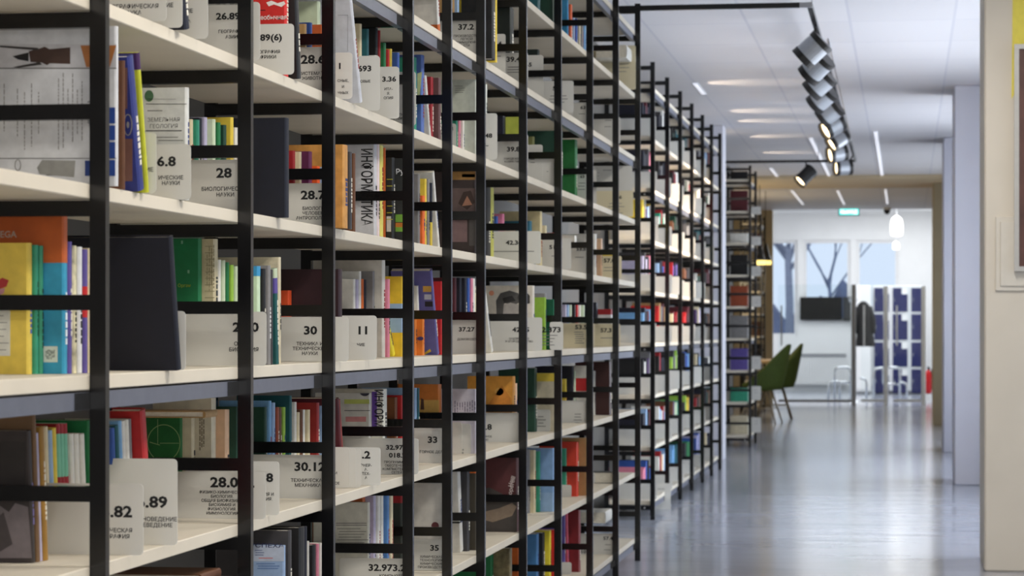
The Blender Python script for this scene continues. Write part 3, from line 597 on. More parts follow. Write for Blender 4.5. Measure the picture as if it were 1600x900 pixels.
n(4, 1, 579, 805, (206, 204, 192), t=.02, sb=.11, name='grey white', dp=.15, h=.235, soft=False, desc='grey white printed cover book beside the white and blue spines at the bottom', art=[rect(525, 817, 573, 818, (90, 90, 90)), rect(525, 820, 573, 821, (90, 90, 90)), lines_art(526, 824, 576, 850, 6, (140, 138, 130))])
n(4, 1, 572, 792, (190, 96, 44), t=.03, sb=.12, name='orange brown', h=.25)
for u_, c_ in ((588, 'lilac'), (595, 'white'), (600, 'white'), (609, (84, 130, 186)), (615, 'cream')): n(4, 1, u_, 780, c_, t=.02, sb=.07, h=.255, name='blue' if u_ == 609 else None, dp=.13)
n(5, 1, 632, 780, (46, 52, 46), t=.04, sb=.07, name='dark green', h=.25, bands=[(.78, .95, 'crimson')], soft=False)
s(5, 1, 704, 843, '35', 679, 856, 8.5, ['ХИМИЧЕСКАЯ', 'ТЕХНОЛОГИЯ.', 'ХИМИЧЕСКИЕ', 'ПРОИЗВОДСТВА'], 870, 3.6, 5.4, uc2=674)
n(5, 1, 700, 766, (208, 204, 196), t=.05, sb=.012, name='white', dp=.2, h=.255, soft=False, rough=.4, desc='white book with a small dark red ball on its cover, above the sign reading 35', art=[discart(680, 822, 6, 6.5, (100, 44, 50)), polyart([(689, 828), (696, 822), (700, 828)], (60, 80, 50))])
n(6, 1, 720, 767, (212, 210, 204), t=.045, ub=725, sb=.004, name='white', dp=.2, h=.262, soft=False, desc='white leaning binder with a black line across its spine', bands=[(.35, .37, 'black')])
n(6, 1, 735, 760, 'darkgrey', t=.04, sb=.03, h=.25); n(6, 1, 748, 752, (66, 60, 48), t=.04, sb=.02, name='dark olive', h=.268, bands=[(.9, 1, (220, 110, 40))])
n(7, 1, 812, 728, (84, 38, 40), t=.06, sb=.012, name='dark red', dp=.2, h=.262, soft=False, desc='dark red book with a grey mountain on its lower cover and white sideways lettering', art=[polyart([(740, 765), (765, 762), (790, 774), (813, 772), (813, 831), (740, 831)], (70, 64, 60)), polyart([(755, 800), (780, 794), (800, 786), (812, 792), (800, 806), (770, 816), (755, 812)], (140, 122, 104), e=.0009), words(799, 752, ['Наш', 'дорогой'], 6, 9, (220, 205, 200), tilt=1.35)])
n(8, 1, 829, 702, 'grey', t=.04, sb=.04); n(8, 1, 838, 703, 'cream', t=.04, sb=.03); n(8, 1, 845, 705, 'teal', t=.03, sb=.02); n(8, 1, 868, 697, (130, 164, 206), t=.05, sb=.014, name='light blue', h=.24, bands=[(.0, .3, 'lightblue')]); n(8, 1, 872, 698, 'red', t=.03, sb=.008, h=.235)
s(9, 1, 893, 802 - 42, '52.8', 859, 768, 6.5, faint=(842, 780, 868, 3, 5), sb=.06)
n(9, 1, 886, 700, 'teal', t=.03, sb=.05, h=.2); n(9, 1, 905, 695, (214, 62, 40), t=.06, sb=.016, name='red orange', h=.225, soft=False); n(9, 1, 919, 688, 'tan', t=.04, sb=.006, h=.24)
s(10, 1, 906, 756, '63.9', 896, 763, 5, faint=(882, 773, 903, 3, 4), sb=.16, yellow=True); s(10, 1, 930, 738, '54.1/57', 908, 743, 5, faint=(889, 755, 918, 6, 6), sb=.06, wd=.2)
lying('n', 10, 1, 957, 735, 'darkgrey', t=.05, ln=.09, sb=.02)
# --- bottom shelf
n(7, 0, 772, 884, 'green', t=.05, sb=.03, h=.25); n(7, 0, 801, 872, (120, 108, 76), t=.05, sb=.01, name='mottled olive', h=.26, cvar=.5); n(8, 0, 812, 860, 'orange', t=.03, sb=.05, h=.24)
n(8, 0, 843, 830, (72, 130, 184), t=.06, sb=.045, name='blue', h=.24); n(8, 0, 852, 828, 'black', t=.05, sb=.03, h=.24, bands=[]); n(8, 0, 862, 827, (226, 206, 50), t=.04, sb=.02, name='yellow', h=.245); n(8, 0, 869, 827, 'red', t=.03, sb=.01, h=.245)
s(9, 0, 893, 893, '53', 865, 896, 5, sb=.05)
n(9, 0, 884, 818, 'purple', t=.03, sb=.03, h=.25); n(9, 0, 888, 815, (214, 96, 116), ub=890, t=.03, sb=.025, name='rose', h=.25)
n(9, 0, 908, 797, (130, 30, 36), t=.06, sb=.012, name='dark red', h=.26, soft=False)
s(10, 0, 930, 853, '54.10', 906, 862, 5, faint=(886, 868, 916, 7, 4.5), sb=.03)
s(10, 0, 962, 834, '57.4', 950, 841, 5, faint=(943, 851, 956, 2, 8), sb=.01)
lying('n', 10, 0, 950, 790, 'white', t=.05, ln=.25, sb=.06, z=.14); 
# --- seventh shelf up and above
n(4, 6, 640, -30, 'white', t=.02, sb=.02, h=.2)
n(5, 6, 684, -40, (222, 220, 214), ub=689, t=.03, sb=.006, name='white', h=.25, bands=[(.0, .12, 'orange')]); n(5, 6, 672, -30, 'white', t=.02, sb=.012, h=.25)
s(6, 6, 760, 31, '37.2', 728, 42, 8.5, ['ПРОИЗВОДСТВА', 'ЛЕГКОЙ', 'ПРОМЫШЛЕННО-', 'СТИ'], 56, 3.4, 5, uc2=729, sb=.0)
n(6, 6, 711, -20, 'tan', t=.02, sb=.08, h=.22); n(6, 6, 718, -10, 'lightblue', t=.02, sb=.08, h=.19)
n(6, 6, 775, -30, 'black', t=.06, sb=-.004, h=.262, soft=False, cvar=.5, dp=.1); n(6, 6, 778, -20, 'yellow', t=.012, sb=.0, h=.25)
s(7, 6, 790, 53, '39.4', 775, 68, 6, faint=(773, 88, 785, 1, 4)); s(7, 6, 826, 82, '39.4', 802, 92.5, 7.5, faint=(792, 105, 820, 3, 4), wd=.24)
n(7, 6, 804, 5, (22, 34, 30), t=.08, sb=.02, name='black green', h=.262, soft=False)
s(8, 6, 849, 86, '65', 826, 101, 6, faint=(826, 114, 832, 2, 4)); s(8, 6, 847, 96); s(8, 6, 897, 126, '5', 866, 138, 6, faint=(858, 150, 888, 3, 5), wd=.26)
n(8, 6, 844, 25, (28, 44, 40), t=.05, sb=.03, name='dark green', h=.25, soft=False)
s(9, 6, 895, 128, sb=.0); s(9, 6, 928, 160, '63', 911, 168, 5, faint=(904, 178, 917, 1, 5)); s(10, 6, 970, 183, faint=(944, 188, 956, 2, 10)); s(10, 6, 966, 190)
n(9, 7, 889, 10, 'cyan', t=.03, sb=.05, h=.22); n(9, 7, 895, 14, (220, 96, 40), t=.05, sb=.04, name='orange', h=.2)
for u_, c_ in ((899, 'lightblue'), (903, 'blue'), (908, 'beige'), (912, 'grey'), (916, 'skyblue'), (920, 'white')): n(9, 7, u_, 38, c_, t=.03, sb=.025, h=.15)
s(10, 7, 994, 71, '16.1', 964, 84, 6, faint=(960, 94, 984, 4, 6), yellow=True, wd=.24); lying('n', 10, 7, 995, 60, 'white', t=.06, ln=.4, sb=.02, z=.13, desc='white box file lying on top of the signs near the corridor ceiling')
n(7, 7, 845, -8, 'petrol', t=.05, sb=.03, h=.2); s(7, 7, 818, 2, yellow=True); n(8, 7, 868, -30, 'darkgreen', t=.05, sb=.02, h=.22)
# --- sixth shelf up, farther bays
n(5, 5, 652, 92, 'teal', t=.03, sb=.05, h=.24); n(5, 5, 664, 85, (84, 110, 178), t=.04, sb=.03, name='blue', h=.25, dp=.14, art=[polyart([(652, 115), (660, 112), (656, 150), (652, 165)], (200, 200, 150))]); n(5, 5, 667, 110, 'white', ub=675, t=.016, sb=.012, h=.19); n(5, 5, 678, 115, 'crimson', t=.03, sb=.02, h=.2); n(5, 5, 690, 122, (96, 66, 66), t=.03, sb=.012, name='brown red', h=.2)
s(6, 5, 713, 193, '32.973.26-2', 690, 201, 4.5, faint=(668, 209, 706, 1, 5), wd=.24)
n(6, 5, 716, 180, 'teal', t=.02, sb=.09, h=.13); n(6, 5, 720, 180, 'pink', t=.015, sb=.09, h=.13); n(6, 5, 726, 180, 'white', t=.015, sb=.08, h=.13)
n(6, 5, 747, 127, (204, 208, 194), t=.03, sb=.03, name='pale green', dp=.16, h=.24, soft=False, art=[lines_art(710, 133, 728, 146, 4, (150, 150, 140))])
s(6, 5, 778, 177, '37.248', 754, 212, 6.5, faint=(739, 228, 768, 1, 5)); n(6, 5, 762, 126, (214, 218, 206), t=.03, sb=.004, name='pale grey', h=.24)
s(7, 5, 826, 222 - 13, '39.8', 802, 199 + 34, 7, ['ГОРОДСКОЕ', 'ХОЗЯЙСТВО'], 248, 2.8, 4.4, uc2=800, wd=.24)
n(7, 5, 777, 158, (92, 64, 120), t=.05, sb=.05, name='purple and red', h=.19, art=[rect(763, 166, 773, 184, (190, 60, 50)), discart(766, 176, 3, 4, (230, 150, 60))]); n(7, 5, 791, 152, 'navy', t=.05, sb=.03, h=.2)
n(7, 5, 816, 154, (170, 178, 70), t=.05, sb=.015, name='yellow green', h=.2, bands=[(.45, .56, 'darkgreen')])
s(8, 5, 848, 226, faint=(827, 239, 836, 4, 5)); s(8, 5, 866, 240, faint=(852, 268, 858, 1, 4))
n(8, 5, 836, 190, 'olive', t=.04, sb=.05, h=.19); n(8, 5, 880, 196, 'darkgreen', t=.06, sb=.02, h=.22)
n(9, 5, 903, 196, (24, 112, 50), t=.07, sb=.0, name='green', h=.25, soft=False, desc='tall bright green binder standing out above the white label in the middle of the run'); s(9, 5, 894, 246, faint=(880, 256, 890, 4, 8), sb=-.004, wd=.06)
s(10, 5, 932, 266, faint=(933, 270, 936, 2, 5)); s(9, 5, 917, 270, '63', 910, 276, 4, faint=(902, 286, 915, 3, 5)); s(10, 5, 990, 298, '51.6', 964, 308, 5, faint=(950, 318, 976, 4, 5), yellow=True, wd=.26)
s(10, 5, 988, 259, faint=(940, 266, 960, 1, 4), zoff=.11)
# --- fifth shelf up, farther bays
n(6, 4, 746, 262, (60, 48, 46), t=.03, sb=.03, name='dark', dp=.17, h=.262, soft=False, desc='dark book with a brown painting of figures on its cover', art=[rect(707, 266, 745, 281, (168, 124, 66)), rect(722, 272, 742, 277, (60, 40, 30)), rect(707, 294, 745, 330, (98, 80, 76)), polyart([(716, 318), (724, 300), (736, 298), (742, 316), (730, 328)], (62, 44, 38), e=.0009), polyart([(722, 322), (730, 306), (738, 320)], (168, 120, 96), e=.0011), rect(707, 344, 730, 378, (130, 104, 104)), rect(733, 342, 745, 384, (86, 82, 80))])
n(7, 4, 768, 282, (30, 28, 30), t=.08, sb=.0, name='black', h=.262, soft=False, cvar=.3, dp=.06); n(7, 4, 773, 283, (206, 204, 96), t=.08, sb=.0, name='pale yellow', h=.258, soft=False, desc='tall pale yellow spine beside a black book, standing before the sign reading 42.34')
s(7, 4, 846, 361, '42.34', 803, 379, 6.5, faint=(760, 393, 836, 1, 4), wd=.2)
n(7, 4, 779, 325, 'blue', t=.03, sb=.06, h=.17); n(7, 4, 789, 317, (196, 110, 140), t=.04, sb=.04, name='rose', h=.18); n(8, 4, 806, 332, 'peach', t=.04, sb=.06, h=.15); n(8, 4, 812, 328, 'petrol', t=.04, sb=.05, h=.17); n(8, 4, 832, 324, (48, 110, 132), t=.05, sb=.03, name='sea blue', h=.18); n(8, 4, 838, 342, 'darkgreen', t=.03, sb=.03, h=.13); n(8, 4, 848, 312, (212, 196, 150), t=.05, sb=.02, name='sand', h=.22, soft=False)
s(8, 4, 893, 372, '51.2', 867, 386, 6, faint=(860, 400, 876, 1, 4), wd=.24)
n(8, 4, 855, 338, 'cream', t=.03, sb=.015, h=.17); n(9, 4, 861, 340, 'yellow', t=.03, sb=.06, h=.15); n(9, 4, 867, 335, (200, 50, 44), t=.03, sb=.05, name='red', h=.17, bands=[(.3, .5, 'yellow')])
s(9, 4, 918, 382, '53.5', 908, 389, 5, faint=(898, 402, 914, 1, 4), wd=.24)
n(9, 4, 902, 346, 'white', t=.06, sb=.01, h=.16); n(9, 4, 914, 364, 'yellow', t=.04, sb=.006, h=.12)
n(10, 4, 933, 352, 'white', t=.05, sb=.03, h=.2); n(10, 4, 942, 362, 'peach', t=.04, sb=.02, h=.18); s(10, 4, 940, 388, '8', 932, 400, 5, sb=.01, wd=.1); s(10, 4, 972, 400, '57.0', 952, 407, 6, faint=(942, 418, 962, 2, 5), wd=.24, sb=.0, yellow=True); n(10, 4, 961, 380, 'yellow', t=.04, sb=.012, h=.12)
# --- fourth shelf up, farther bays
s(6, 3, 760, 499, '37.27', 729, 514.5, 6.5, ['ДОМОВОДСТВО'], 530, 3.2, 5, uc2=733)
for u_, c_ in ((714, 'maroon'), (722, 'navy'), (730, 'navy'), (735, 'blue'), (740, 'pink'), (743, 'white')): n(6, 3, u_, 425, c_, t=.024, sb=.055, h=.235, dp=.1)
n(6, 3, 747, 452, (208, 196, 158), t=.04, sb=.03, name='sand', dp=.14, h=.19, soft=False, desc='sand coloured book with black slanted letters, above the sign reading 37.27', art=[words(721, 483, ['АЗБУКА'], 6, 8, (30, 28, 26), tilt=-.3), polyart([(706, 474), (740, 486), (740, 489), (706, 479)], (40, 38, 36))])
n(6, 3, 759, 448, (224, 222, 214), ub=771, t=.02, sb=-.006, name='white', h=.2, soft=False, dp=.2, desc='thin white board leaning out past the shelf edge before the portrait book')
s(7, 3, 848, 496, '42.35', 814, 515, 7, ['САДОВОДСТВО', 'И ОГОРОДНИЧЕСТВО'], 529, 2.8, 4.4, uc2=811, wd=.22)
n(8, 3, 800, 438, 'cream', t=.05, sb=.08, h=.24)
n(7, 3, 836, 446, (216, 208, 194), t=.04, sb=.025, name='off-white', dp=.18, h=.232, soft=False, desc='off-white book with a grey woman portrait on its cover beside the lime binder', art=[polyart([(776, 492), (775, 470), (782, 458), (796, 454), (810, 458), (812, 472), (806, 476), (788, 474), (786, 492)], (86, 84, 82)), polyart([(786, 492), (787, 476), (798, 473), (810, 476), (812, 492)], (168, 162, 156), e=.0008), polyart([(785, 466), (800, 462), (806, 470), (788, 474)], (44, 42, 42), e=.001), polyart([(812, 456), (820, 454), (828, 462), (828, 474), (818, 476), (808, 466)], (60, 58, 56), e=.001), discart(768, 458, 4, 4, (220, 150, 120))])
s(7, 3, 880, 503, '42.373', 858, 515, 8, faint=(842, 524, 872, 4, 5), wd=.05, sb=-.02); n(7, 3, 854, 452, (140, 180, 60), t=.03, sb=.008, name='lime', h=.21, soft=False, bands=[(.93, 1, 'grey')])
n(8, 3, 869, 463, (30, 120, 84), t=.05, sb=.006, name='green', h=.19)
s(9, 3, 930, 505, '53.5', 908, 511, 6.5, faint=(897, 519, 914, 6, 3.4), wd=.26, yellow=True)
for u_, c_ in ((886, 'lilac'), (890, 'lightblue'), (894, 'palegreen'), (900, 'black'), (904, 'red'), (908, 'white'), (914, 'palegreen')): n(9, 3, u_, 458, c_, t=.03, sb=.02, h=.18)
s(10, 3, 970, 506, '57.3', 947, 516, 6, faint=(938, 528, 962, 1, 4), wd=.26, yellow=True)
n(10, 3, 935, 455, 'navy', t=.05, sb=.03, h=.2); n(10, 3, 958, 470, (200, 196, 196), t=.05, sb=.012, name='grey', h=.17, bands=[(.85, 1, 'crimson')])
# ------------------------------------------------------------------ far run and the run past the column: signs and books too small to show parts
rf = random.Random(21)
print('NBOOKS near', len(RECS))
FARC = ['navy', 'lightblue', 'maroon', 'darkgrey', 'white', 'navy', 'crimson', 'black', 'petrol', 'darkgreen', 'violet', 'grey', 'darkgrey', 'brown', 'cream', 'black']
X0, ys, dpt = RUN['f']
spec = {(0, 3): ['skyblue', 'navy'], (1, 3): ['red', 'tan'], (2, 3): ['crimson', 'maroon'], (3, 3): ['maroon', 'red'], (4, 3): ['lilac', 'violet'], (0, 2): ['black', 'white'], (1, 2): ['black', 'navy'], (2, 2): ['grey', 'lime'], (3, 2): ['blue', 'skyblue'], (0, 1): ['maroon', 'navy'], (1, 1): ['white', 'lightblue'], (2, 1): ['teal', 'palegreen'], (3, 1): ['lime', 'yellow'],
        (0, 0): ['blue', 'pink'], (1, 0): ['white', 'peach'], (2, 0): ['skyblue', 'petrol'], (3, 0): ['green', 'green'], (4, 0): ['lilac', 'blue'], (0, 4): ['pink', 'lilac'], (1, 4): ['navy', 'blue'], (2, 4): ['navy', 'purple'], (0, 6): ['pink', 'navy'], (1, 6): ['navy', 'black'], (2, 6): ['black', 'white'], (2, 5): ['darkgreen', 'brown'], (0, 5): ['yellow', 'grey'], (1, 5): ['teal', 'white']}
def vtop(key, u, z, sb):
    X0 = RUN[key][0]; Y = Yof(u, X0 + sb); return VH + (HC - z) * F / dep(X0 + sb, Y)
uf = [1020.5, 1043, 1063, 1081, 1097.5, 1111.5, 1124.5]
NBOOK = len(RECS) + 14; REST = {}
for b in range(6):
    for l in range(0, 8):
        u0, u1 = uf[b], uf[b + 1]; w_ = u1 - u0
        c = spec.get((b, l)) or [rf.choice(FARC) for _ in range(2 if b < 4 else 1)]
        hs = [rf.uniform(.19, .25) for _ in c]; k = len(c)
        hh = .118 if rf.random() < .7 else .10
        # a sign close behind each ladder, books behind it
        us = u0 + w_ * rf.uniform(.12, .3)
        sign('f', b, l, us + 2, vtop('f', us, ZL[l] + hh, 0), faint=(us - 8, vtop('f', us, ZL[l] + hh, 0) + 5, us - 1, 2, 4), wd=.24, sb=.0) if b < 5 else sign('f', b, l, us + 1, vtop('f', us, ZL[l] + hh, 0), wd=.24)
        c2 = [cc for cc in c for _ in range(2)] + [rf.choice(FARC) for _ in range(2)]; rf.shuffle(c2); k = len(c2)
        for j, cc in enumerate(c2):
            uu = u0 - w_ * (.02 + .7 * (k - 1 - j + rf.random() * .3) / k)
            if NBOOK < 296 or (b < 2 and False):
                book('f', b, l, uu, 0, cc, t=rf.uniform(.022, .045), sb=.03, h=rf.choice(hs) * rf.uniform(.86, 1.04), detail=False, dp=.18, soft=False); NBOOK += 1
            else:                                           # past three hundred: the smallest go into one object
                tt = rf.uniform(.022, .045); X, Y = place('f', b, l, uu, .03, tt, None, .2)
                cv, pg = bookmesh(min(.18, X0 + dpt - X - .004), tt, min(.25, rf.choice(hs) * rf.uniform(.86, 1.04)), False)
                REST.setdefault(cc, MB()).add([(x - X, y + Y, z + ZL[l] + .0004) for x, y, z in cv.v], cv.f)
        if b in (1, 3) and l in (2, 4, 6): sign('f', b, l, u1 - 1, vtop('f', u1 - 1, ZL[l] + .12, 0), wd=.24)
if REST:
    allv = MB(); ms = []; mi = []
    for cc, mb in REST.items():
        allv.add(mb.v, mb.f); ms.append(mat(COL[cc], .5, .1, scale=40, name='book_cover')); mi += [len(ms) - 1] * len(mb.f)
    ro = allv.build('small_books', None)
    for m_ in ms: ro.data.materials.append(m_)
    for p_, i_ in zip(ro.data.polygons, mi): p_.material_index = i_
    ro['kind'] = 'stuff'; tag(ro, 'the smallest book spines in the farthest bays of the far shelving run', 'books')
# hanging cards below the shelf ends near the floor
sign('f', 0, 0, 1021, 773, '60', 1006, 779, 4, wd=.1, sb=.0); sign('f', 0, 0, 1048, 755, wd=.115, sb=-.012, zoff=-.115, faint=(1026, 764, 1042, 2, 6))
tcs = {8: ('black', .09), 7: ('maroon', .21), 6: ('white', .10), 5: ('black', .2), 4: ('rust', .2), 3: ('grey', .22), 2: ('purple', .21), 1: ('teal', .13), 0: ('beige', .18)}
for l, (c, h) in tcs.items():
    book('t', 0, l, 1169, 0, c, t=.05, sb=.05, h=h, detail=False, dp=.17, soft=False)
for l in (6, 1, 0): sign('t', 0, l, 1171, vtop('t', 1171, ZL[l] + (.08 if l == 6 else .13), .0), wd=.28)
for l in (7, 6, 5, 4, 2, 1, 0): sign('t', 0, l, 1189, vtop('t', 1189, ZL[l] + .12, 0), wd=.13, sb=-.05, faint=(1178, vtop('t', 1189, ZL[l] + .12, 0) + 6, 1186, 2, 4))
for l, c in ((4, 'tan'), (5, 'cream'), (3, 'white'), (0, 'white'), (1, 'beige')): book('t', 0, l, 1171, 0, c, t=.04, sb=.02, h=.12, detail=False, dp=.1, soft=False)

print('OVERFLOW', OVER)
for l, c_, h in ((7, 'maroon', .2), (6, 'white', .1), (5, 'darkgrey', .2), (3, 'brown', .2), (2, 'navy', .2)): book('r', 0, l, 1192, 0, c_, t=.05, sb=.1, h=h, detail=False, dp=.15, soft=False)
# ------------------------------------------------------------------ labels for books and signs
def ordw(i): return ['first', 'second', 'third', 'fourth', 'fifth', 'sixth', 'seventh', 'eighth', 'ninth', 'tenth', 'eleventh', 'twelfth'][i] if i < 12 else 'last'
rows = {}
for r in RECS: rows.setdefault((r['key'], r['bay'], r['lev']), []).append(r)
used = {}
for k, rs in rows.items():
    rs.sort(key=lambda r: r['y'])
    where = BAYN[(k[0], k[1])] + ', ' + LEVN[k[2]]
    for i, r in enumerate(rs):
        if r['desc']: r['label'] = r['desc']
        else:
            th = 'slim' if r['t'] < .0145 else ('thick' if r['t'] > .028 else '')
            kind = 'book lying flat' if r.get('flat') else ('leaning book' if r['lean'] else 'book')
            a = rs[i - 1]['c'] if i else None; b = rs[i + 1]['c'] if i + 1 < len(rs) else None
            nb = f'between {a} and {b}' if a and b and a != b else (f'after {a} one' if a and not b else (f'before {b} one' if b and not a else (f'between two {a} ones' if a else 'by itself')))
            r['label'] = ' '.join(f"{th} {r['c']} {kind} {nb}, {where}".split())
        used.setdefault(r['label'], []).append(r)
for lab, rs in used.items():
    for i, r in enumerate(rs):
        l = lab if len(rs) == 1 else (('nearest ' if i == 0 else 'farthest ' if i == len(rs) - 1 else 'middle ') + lab if len(rs) <= 3 else ordw(i) + ' from the camera: ' + lab)
        l = ' '.join(l.split()[:16])
        tag(r['o'], l, 'book', 'books on the ' + dict(n='near run', f='far run', t='run past the column', r='rack behind the chairs')[r['key']])
used = {}
for r in SIGNS:
    where = BAYN[(r['key'], r['bay'])] + ', ' + LEVN[r['lev']]
    c = 'cream' if r['yellow'] else 'white'
    nm = r['num'] if isinstance(r['num'], str) else (''.join(r['num']) if r['num'] else None)
    r['label'] = f'{c} sign plate numbered {nm}, {where}' if nm else (f'{c} sign plate without readable number, {where}' if r['caps'] else f'blank-looking {c} sign plate, {where}')
    used.setdefault(r['label'], []).append(r)
for lab, rs in used.items():
    rs.sort(key=lambda r: r['y'])
    for i, r in enumerate(rs):
        l = lab if len(rs) == 1 else (('nearest ' if i == 0 else 'farthest ' if i == len(rs) - 1 else 'middle ') + lab if len(rs) <= 3 else ordw(i) + ' from the camera: ' + lab)
        tag(r['o'], l, 'sign', 'sign plates dividing the shelves')
# ------------------------------------------------------------------ fixtures, furniture and the lobby
def pw(u, v, Y): x = -Xof(u, Y); return Vector((x, Y, Zof(v, -x, Y)))
WHITE = mat((240, 240, 240), .5, .02, scale=3, name='white_paint')
CHROME = mat((205, 208, 212), .18, .03, metal=1, name='chrome')
# --- extra shell: nook beside the last run, lobby box
struct(MB().box((-4.1, 28.5, 0), (-4, YE, ZC)).build('wall_left', KH))
struct(MB().box((-4, 28.4, 0), (-1.89, 28.5, ZC)).build('wall_left', KH))
YB = 47.6; ZB = 3.3
struct(MB().box((eL - 1.2, YE + .15, 0), (eL - 1.1, YB + .2, ZB)).build('wall_left', WHITE))
struct(MB().box((eR + .6, YE + .15, 0), (eR + .7, YB + .2, ZB)).build('wall_right', WHITE))
struct(MB().box((eL - 1.2, YE + .15, ZB), (eR + .7, YB + .2, ZB + .1)).build('ceiling', WHITE))
wins = [(1196, 375, 1246, 526), (1255, 375, 1329, 502), (1338, 375, 1404, 502)]
xs = [(pw(a, 400, YB).x, pw(c, 400, YB).x, pw(a, d_, YB).z, pw(a, b, YB).z) for a, b, c, d_ in wins]
wb = MB(); px = eL - 1.1
zt = max(q[3] for q in xs)
for x0, x1, z0, z1 in xs:
    wb.box((px, YB, 0), (x0, YB + .2, ZB)); wb.box((x0, YB, 0), (x1, YB + .2, z0)).box((x0, YB, z1), (x1, YB + .2, ZB)); px = x1
wb.box((px, YB, 0), (eR + .6, YB + .2, ZB)); struct(wb.build('wall_back', WHITE))
for i, (x0, x1, z0, z1) in enumerate(xs):
    f = MB().prism([(x0, z0), (x1, z0), (x1, z1), (x0, z1), (x0, z0 + .001), (x0 + .06, z0 + .06), (x0 + .06, z1 - .06), (x1 - .06, z1 - .06), (x1 - .06, z0 + .06), (x0 + .06, z0 + .0601)], YB + .05, YB + .12, 'y')
    wo = struct(f.build('window_%d' % (i + 4), WF)); MB().box((x0 + .05, YB + .08, z0 + .05), (x1 - .05, YB + .088, z1 - .05)).build('pane', GL, wo)
# baseboard of the lobby wall
struct(MB().box((eL - 1.1, YB - .02, 0), (eR + .6, YB, .12)).build('baseboard_back', mat((190, 192, 194), .5, .02, name='grey_skirting')))
# outdoors: ground, hedge, bare trees
struct(MB().box((-30, 48.2, -.15), (30, 120, -.05)).build('ground', mat((190, 194, 200), .8, .1, scale=1, name='snowy_ground')))
rt = random.Random(4)
def bare_tree(base, h, lab, seed, col=(128, 136, 158), spread=1.0, r0=.05):  # bark colour includes haze, so it is paler and bluer
    t = empty('bare_tree', base); rg = random.Random(seed)
    tr = MB(); tr.tube([(0, 0, 0), (.03, 0, h * .25), (-.02, 0, h * .45)], [r0, r0 * .85, r0 * .7], 8); tr.build('trunk', mat(col, .8, .2, name='hazed_bark'), t, True)
    def br(p, d, ln, r, lv, mb):
        q = [p]; cur = Vector(p); dd = Vector(d)
        for k in range(4):
            dd = (dd + Vector((rg.uniform(-.16, .16), rg.uniform(-.16, .16), rg.uniform(-.02, .14)))).normalized(); cur = cur + dd * ln / 4; q.append(cur.copy())
        mb.tube(q, [r * (1 - .16 * k) for k in range(5)], 6)
        if lv:
            for k in range(3):
                nd = (dd + Vector((rg.uniform(-.8, .8) * spread, rg.uniform(-.6, .6), rg.uniform(-.1, .5)))).normalized(); br(q[rg.choice((2, 3, 4))], nd, ln * .66, r * .5, lv - 1, mb)
    for k in range(5):
        mb = MB(); a = k * 1.257 + rg.uniform(-.3, .3)
        br((-.02, 0, h * (.36 + .02 * k)), Vector((math.cos(a) * .6 * spread, math.sin(a) * .5, .8)).normalized(), h * .42, r0 * .5, 3, mb); mb.build('branch', mat(col, .8, .2, name='hazed_bark'), t, True)
    return tag(t, lab, 'tree', 'bare trees outside the lobby windows')
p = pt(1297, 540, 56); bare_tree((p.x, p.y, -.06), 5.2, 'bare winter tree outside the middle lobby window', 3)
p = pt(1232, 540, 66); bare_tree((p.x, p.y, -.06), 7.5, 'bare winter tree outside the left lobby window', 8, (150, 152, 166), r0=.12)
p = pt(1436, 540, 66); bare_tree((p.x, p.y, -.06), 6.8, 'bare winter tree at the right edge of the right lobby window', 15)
hd = MB()
for k in range(40):
    x = -16 + k * .8; z = rt.uniform(1.6, 2.6); hd.prism([(x - .7, -.1), (x + .7, -.1), (x + .6, z * .7), (x + rt.uniform(-.3, .3), z), (x - .6, z * .7)], 74 + rt.uniform(-.5, .5), 75.5, 'y')
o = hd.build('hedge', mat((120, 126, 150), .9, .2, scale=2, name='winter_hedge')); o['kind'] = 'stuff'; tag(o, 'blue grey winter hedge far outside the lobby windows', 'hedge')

# --- lockers
YL = 45.6
def locker_bank():
    x0 = pw(1363, 500, YL).x; x1 = pw(1443, 500, YL).x; z1 = pw(1400, 446, YL).z
    t = empty('locker_bank', (x0, YL, 0)); W = x1 - x0
    MB().bbox((0, 0, .06), (W, .5, z1), .01).build('body', mat((222, 224, 226), .4, .02, name='locker_grey'), t)
    MB().box((.03, .04, 0), (W - .03, .46, .06)).build('plinth', mat((150, 152, 156), .5, .02, name='plinth_grey'), t)
    BL = mat((18, 26, 84), .4, .08, name='locker_blue')
    cu = ((1366, 1389), (1395, 1418), (1424, 1441)); cv = ((450, 487), (491, 531), (535, 573), (577, 614))
    for i, (a, b) in enumerate(cu):
        for a2, b2 in cv:
            q0 = pw(a, b2, YL); q1 = pw(b, a2, YL)
            d_ = MB().bbox((q0.x - x0, -.018, q0.z), (q1.x - x0, -.001, q1.z), .004).build('door', BL, t)
            MB().tube([(q0.x - x0 + .03, -.03, (q0.z + q1.z) / 2 - .03), (q0.x - x0 + .03, -.03, (q0.z + q1.z) / 2 + .03)], .006, 6).build('handle', CHROME, d_)
            if i < 2: MB().box((q1.x - x0 - .1, -.0205, q1.z - .11), (q1.x - x0, -.0185, q1.z)).build('number_card', WHITE, d_)
    tag(t, 'bank of navy blue lockers with white cards in the bright lobby', 'lockers')
locker_bank()
x0 = pw(1337, 500, 45.4).x; x1 = pw(1361, 500, 45.4).x; z1 = pw(1340, 446, 45.4).z
t = empty('wardrobe', (x0, 45.4, 0)); MB().bbox((0, 0, .05), (x1 - x0, .6, z1), .008).build('body', WHITE, t); MB().box((.02, .03, 0), (x1 - x0 - .02, .57, .05)).build('plinth', mat((150, 152, 156), .5, .02, name='plinth_grey'), t)
MB().bbox((.02, -.015, .08), (x1 - x0 - .02, -.001, z1 - .03), .003).build('door', WHITE, t)
tag(t, 'plain white tall cupboard left of the blue lockers', 'cupboard')
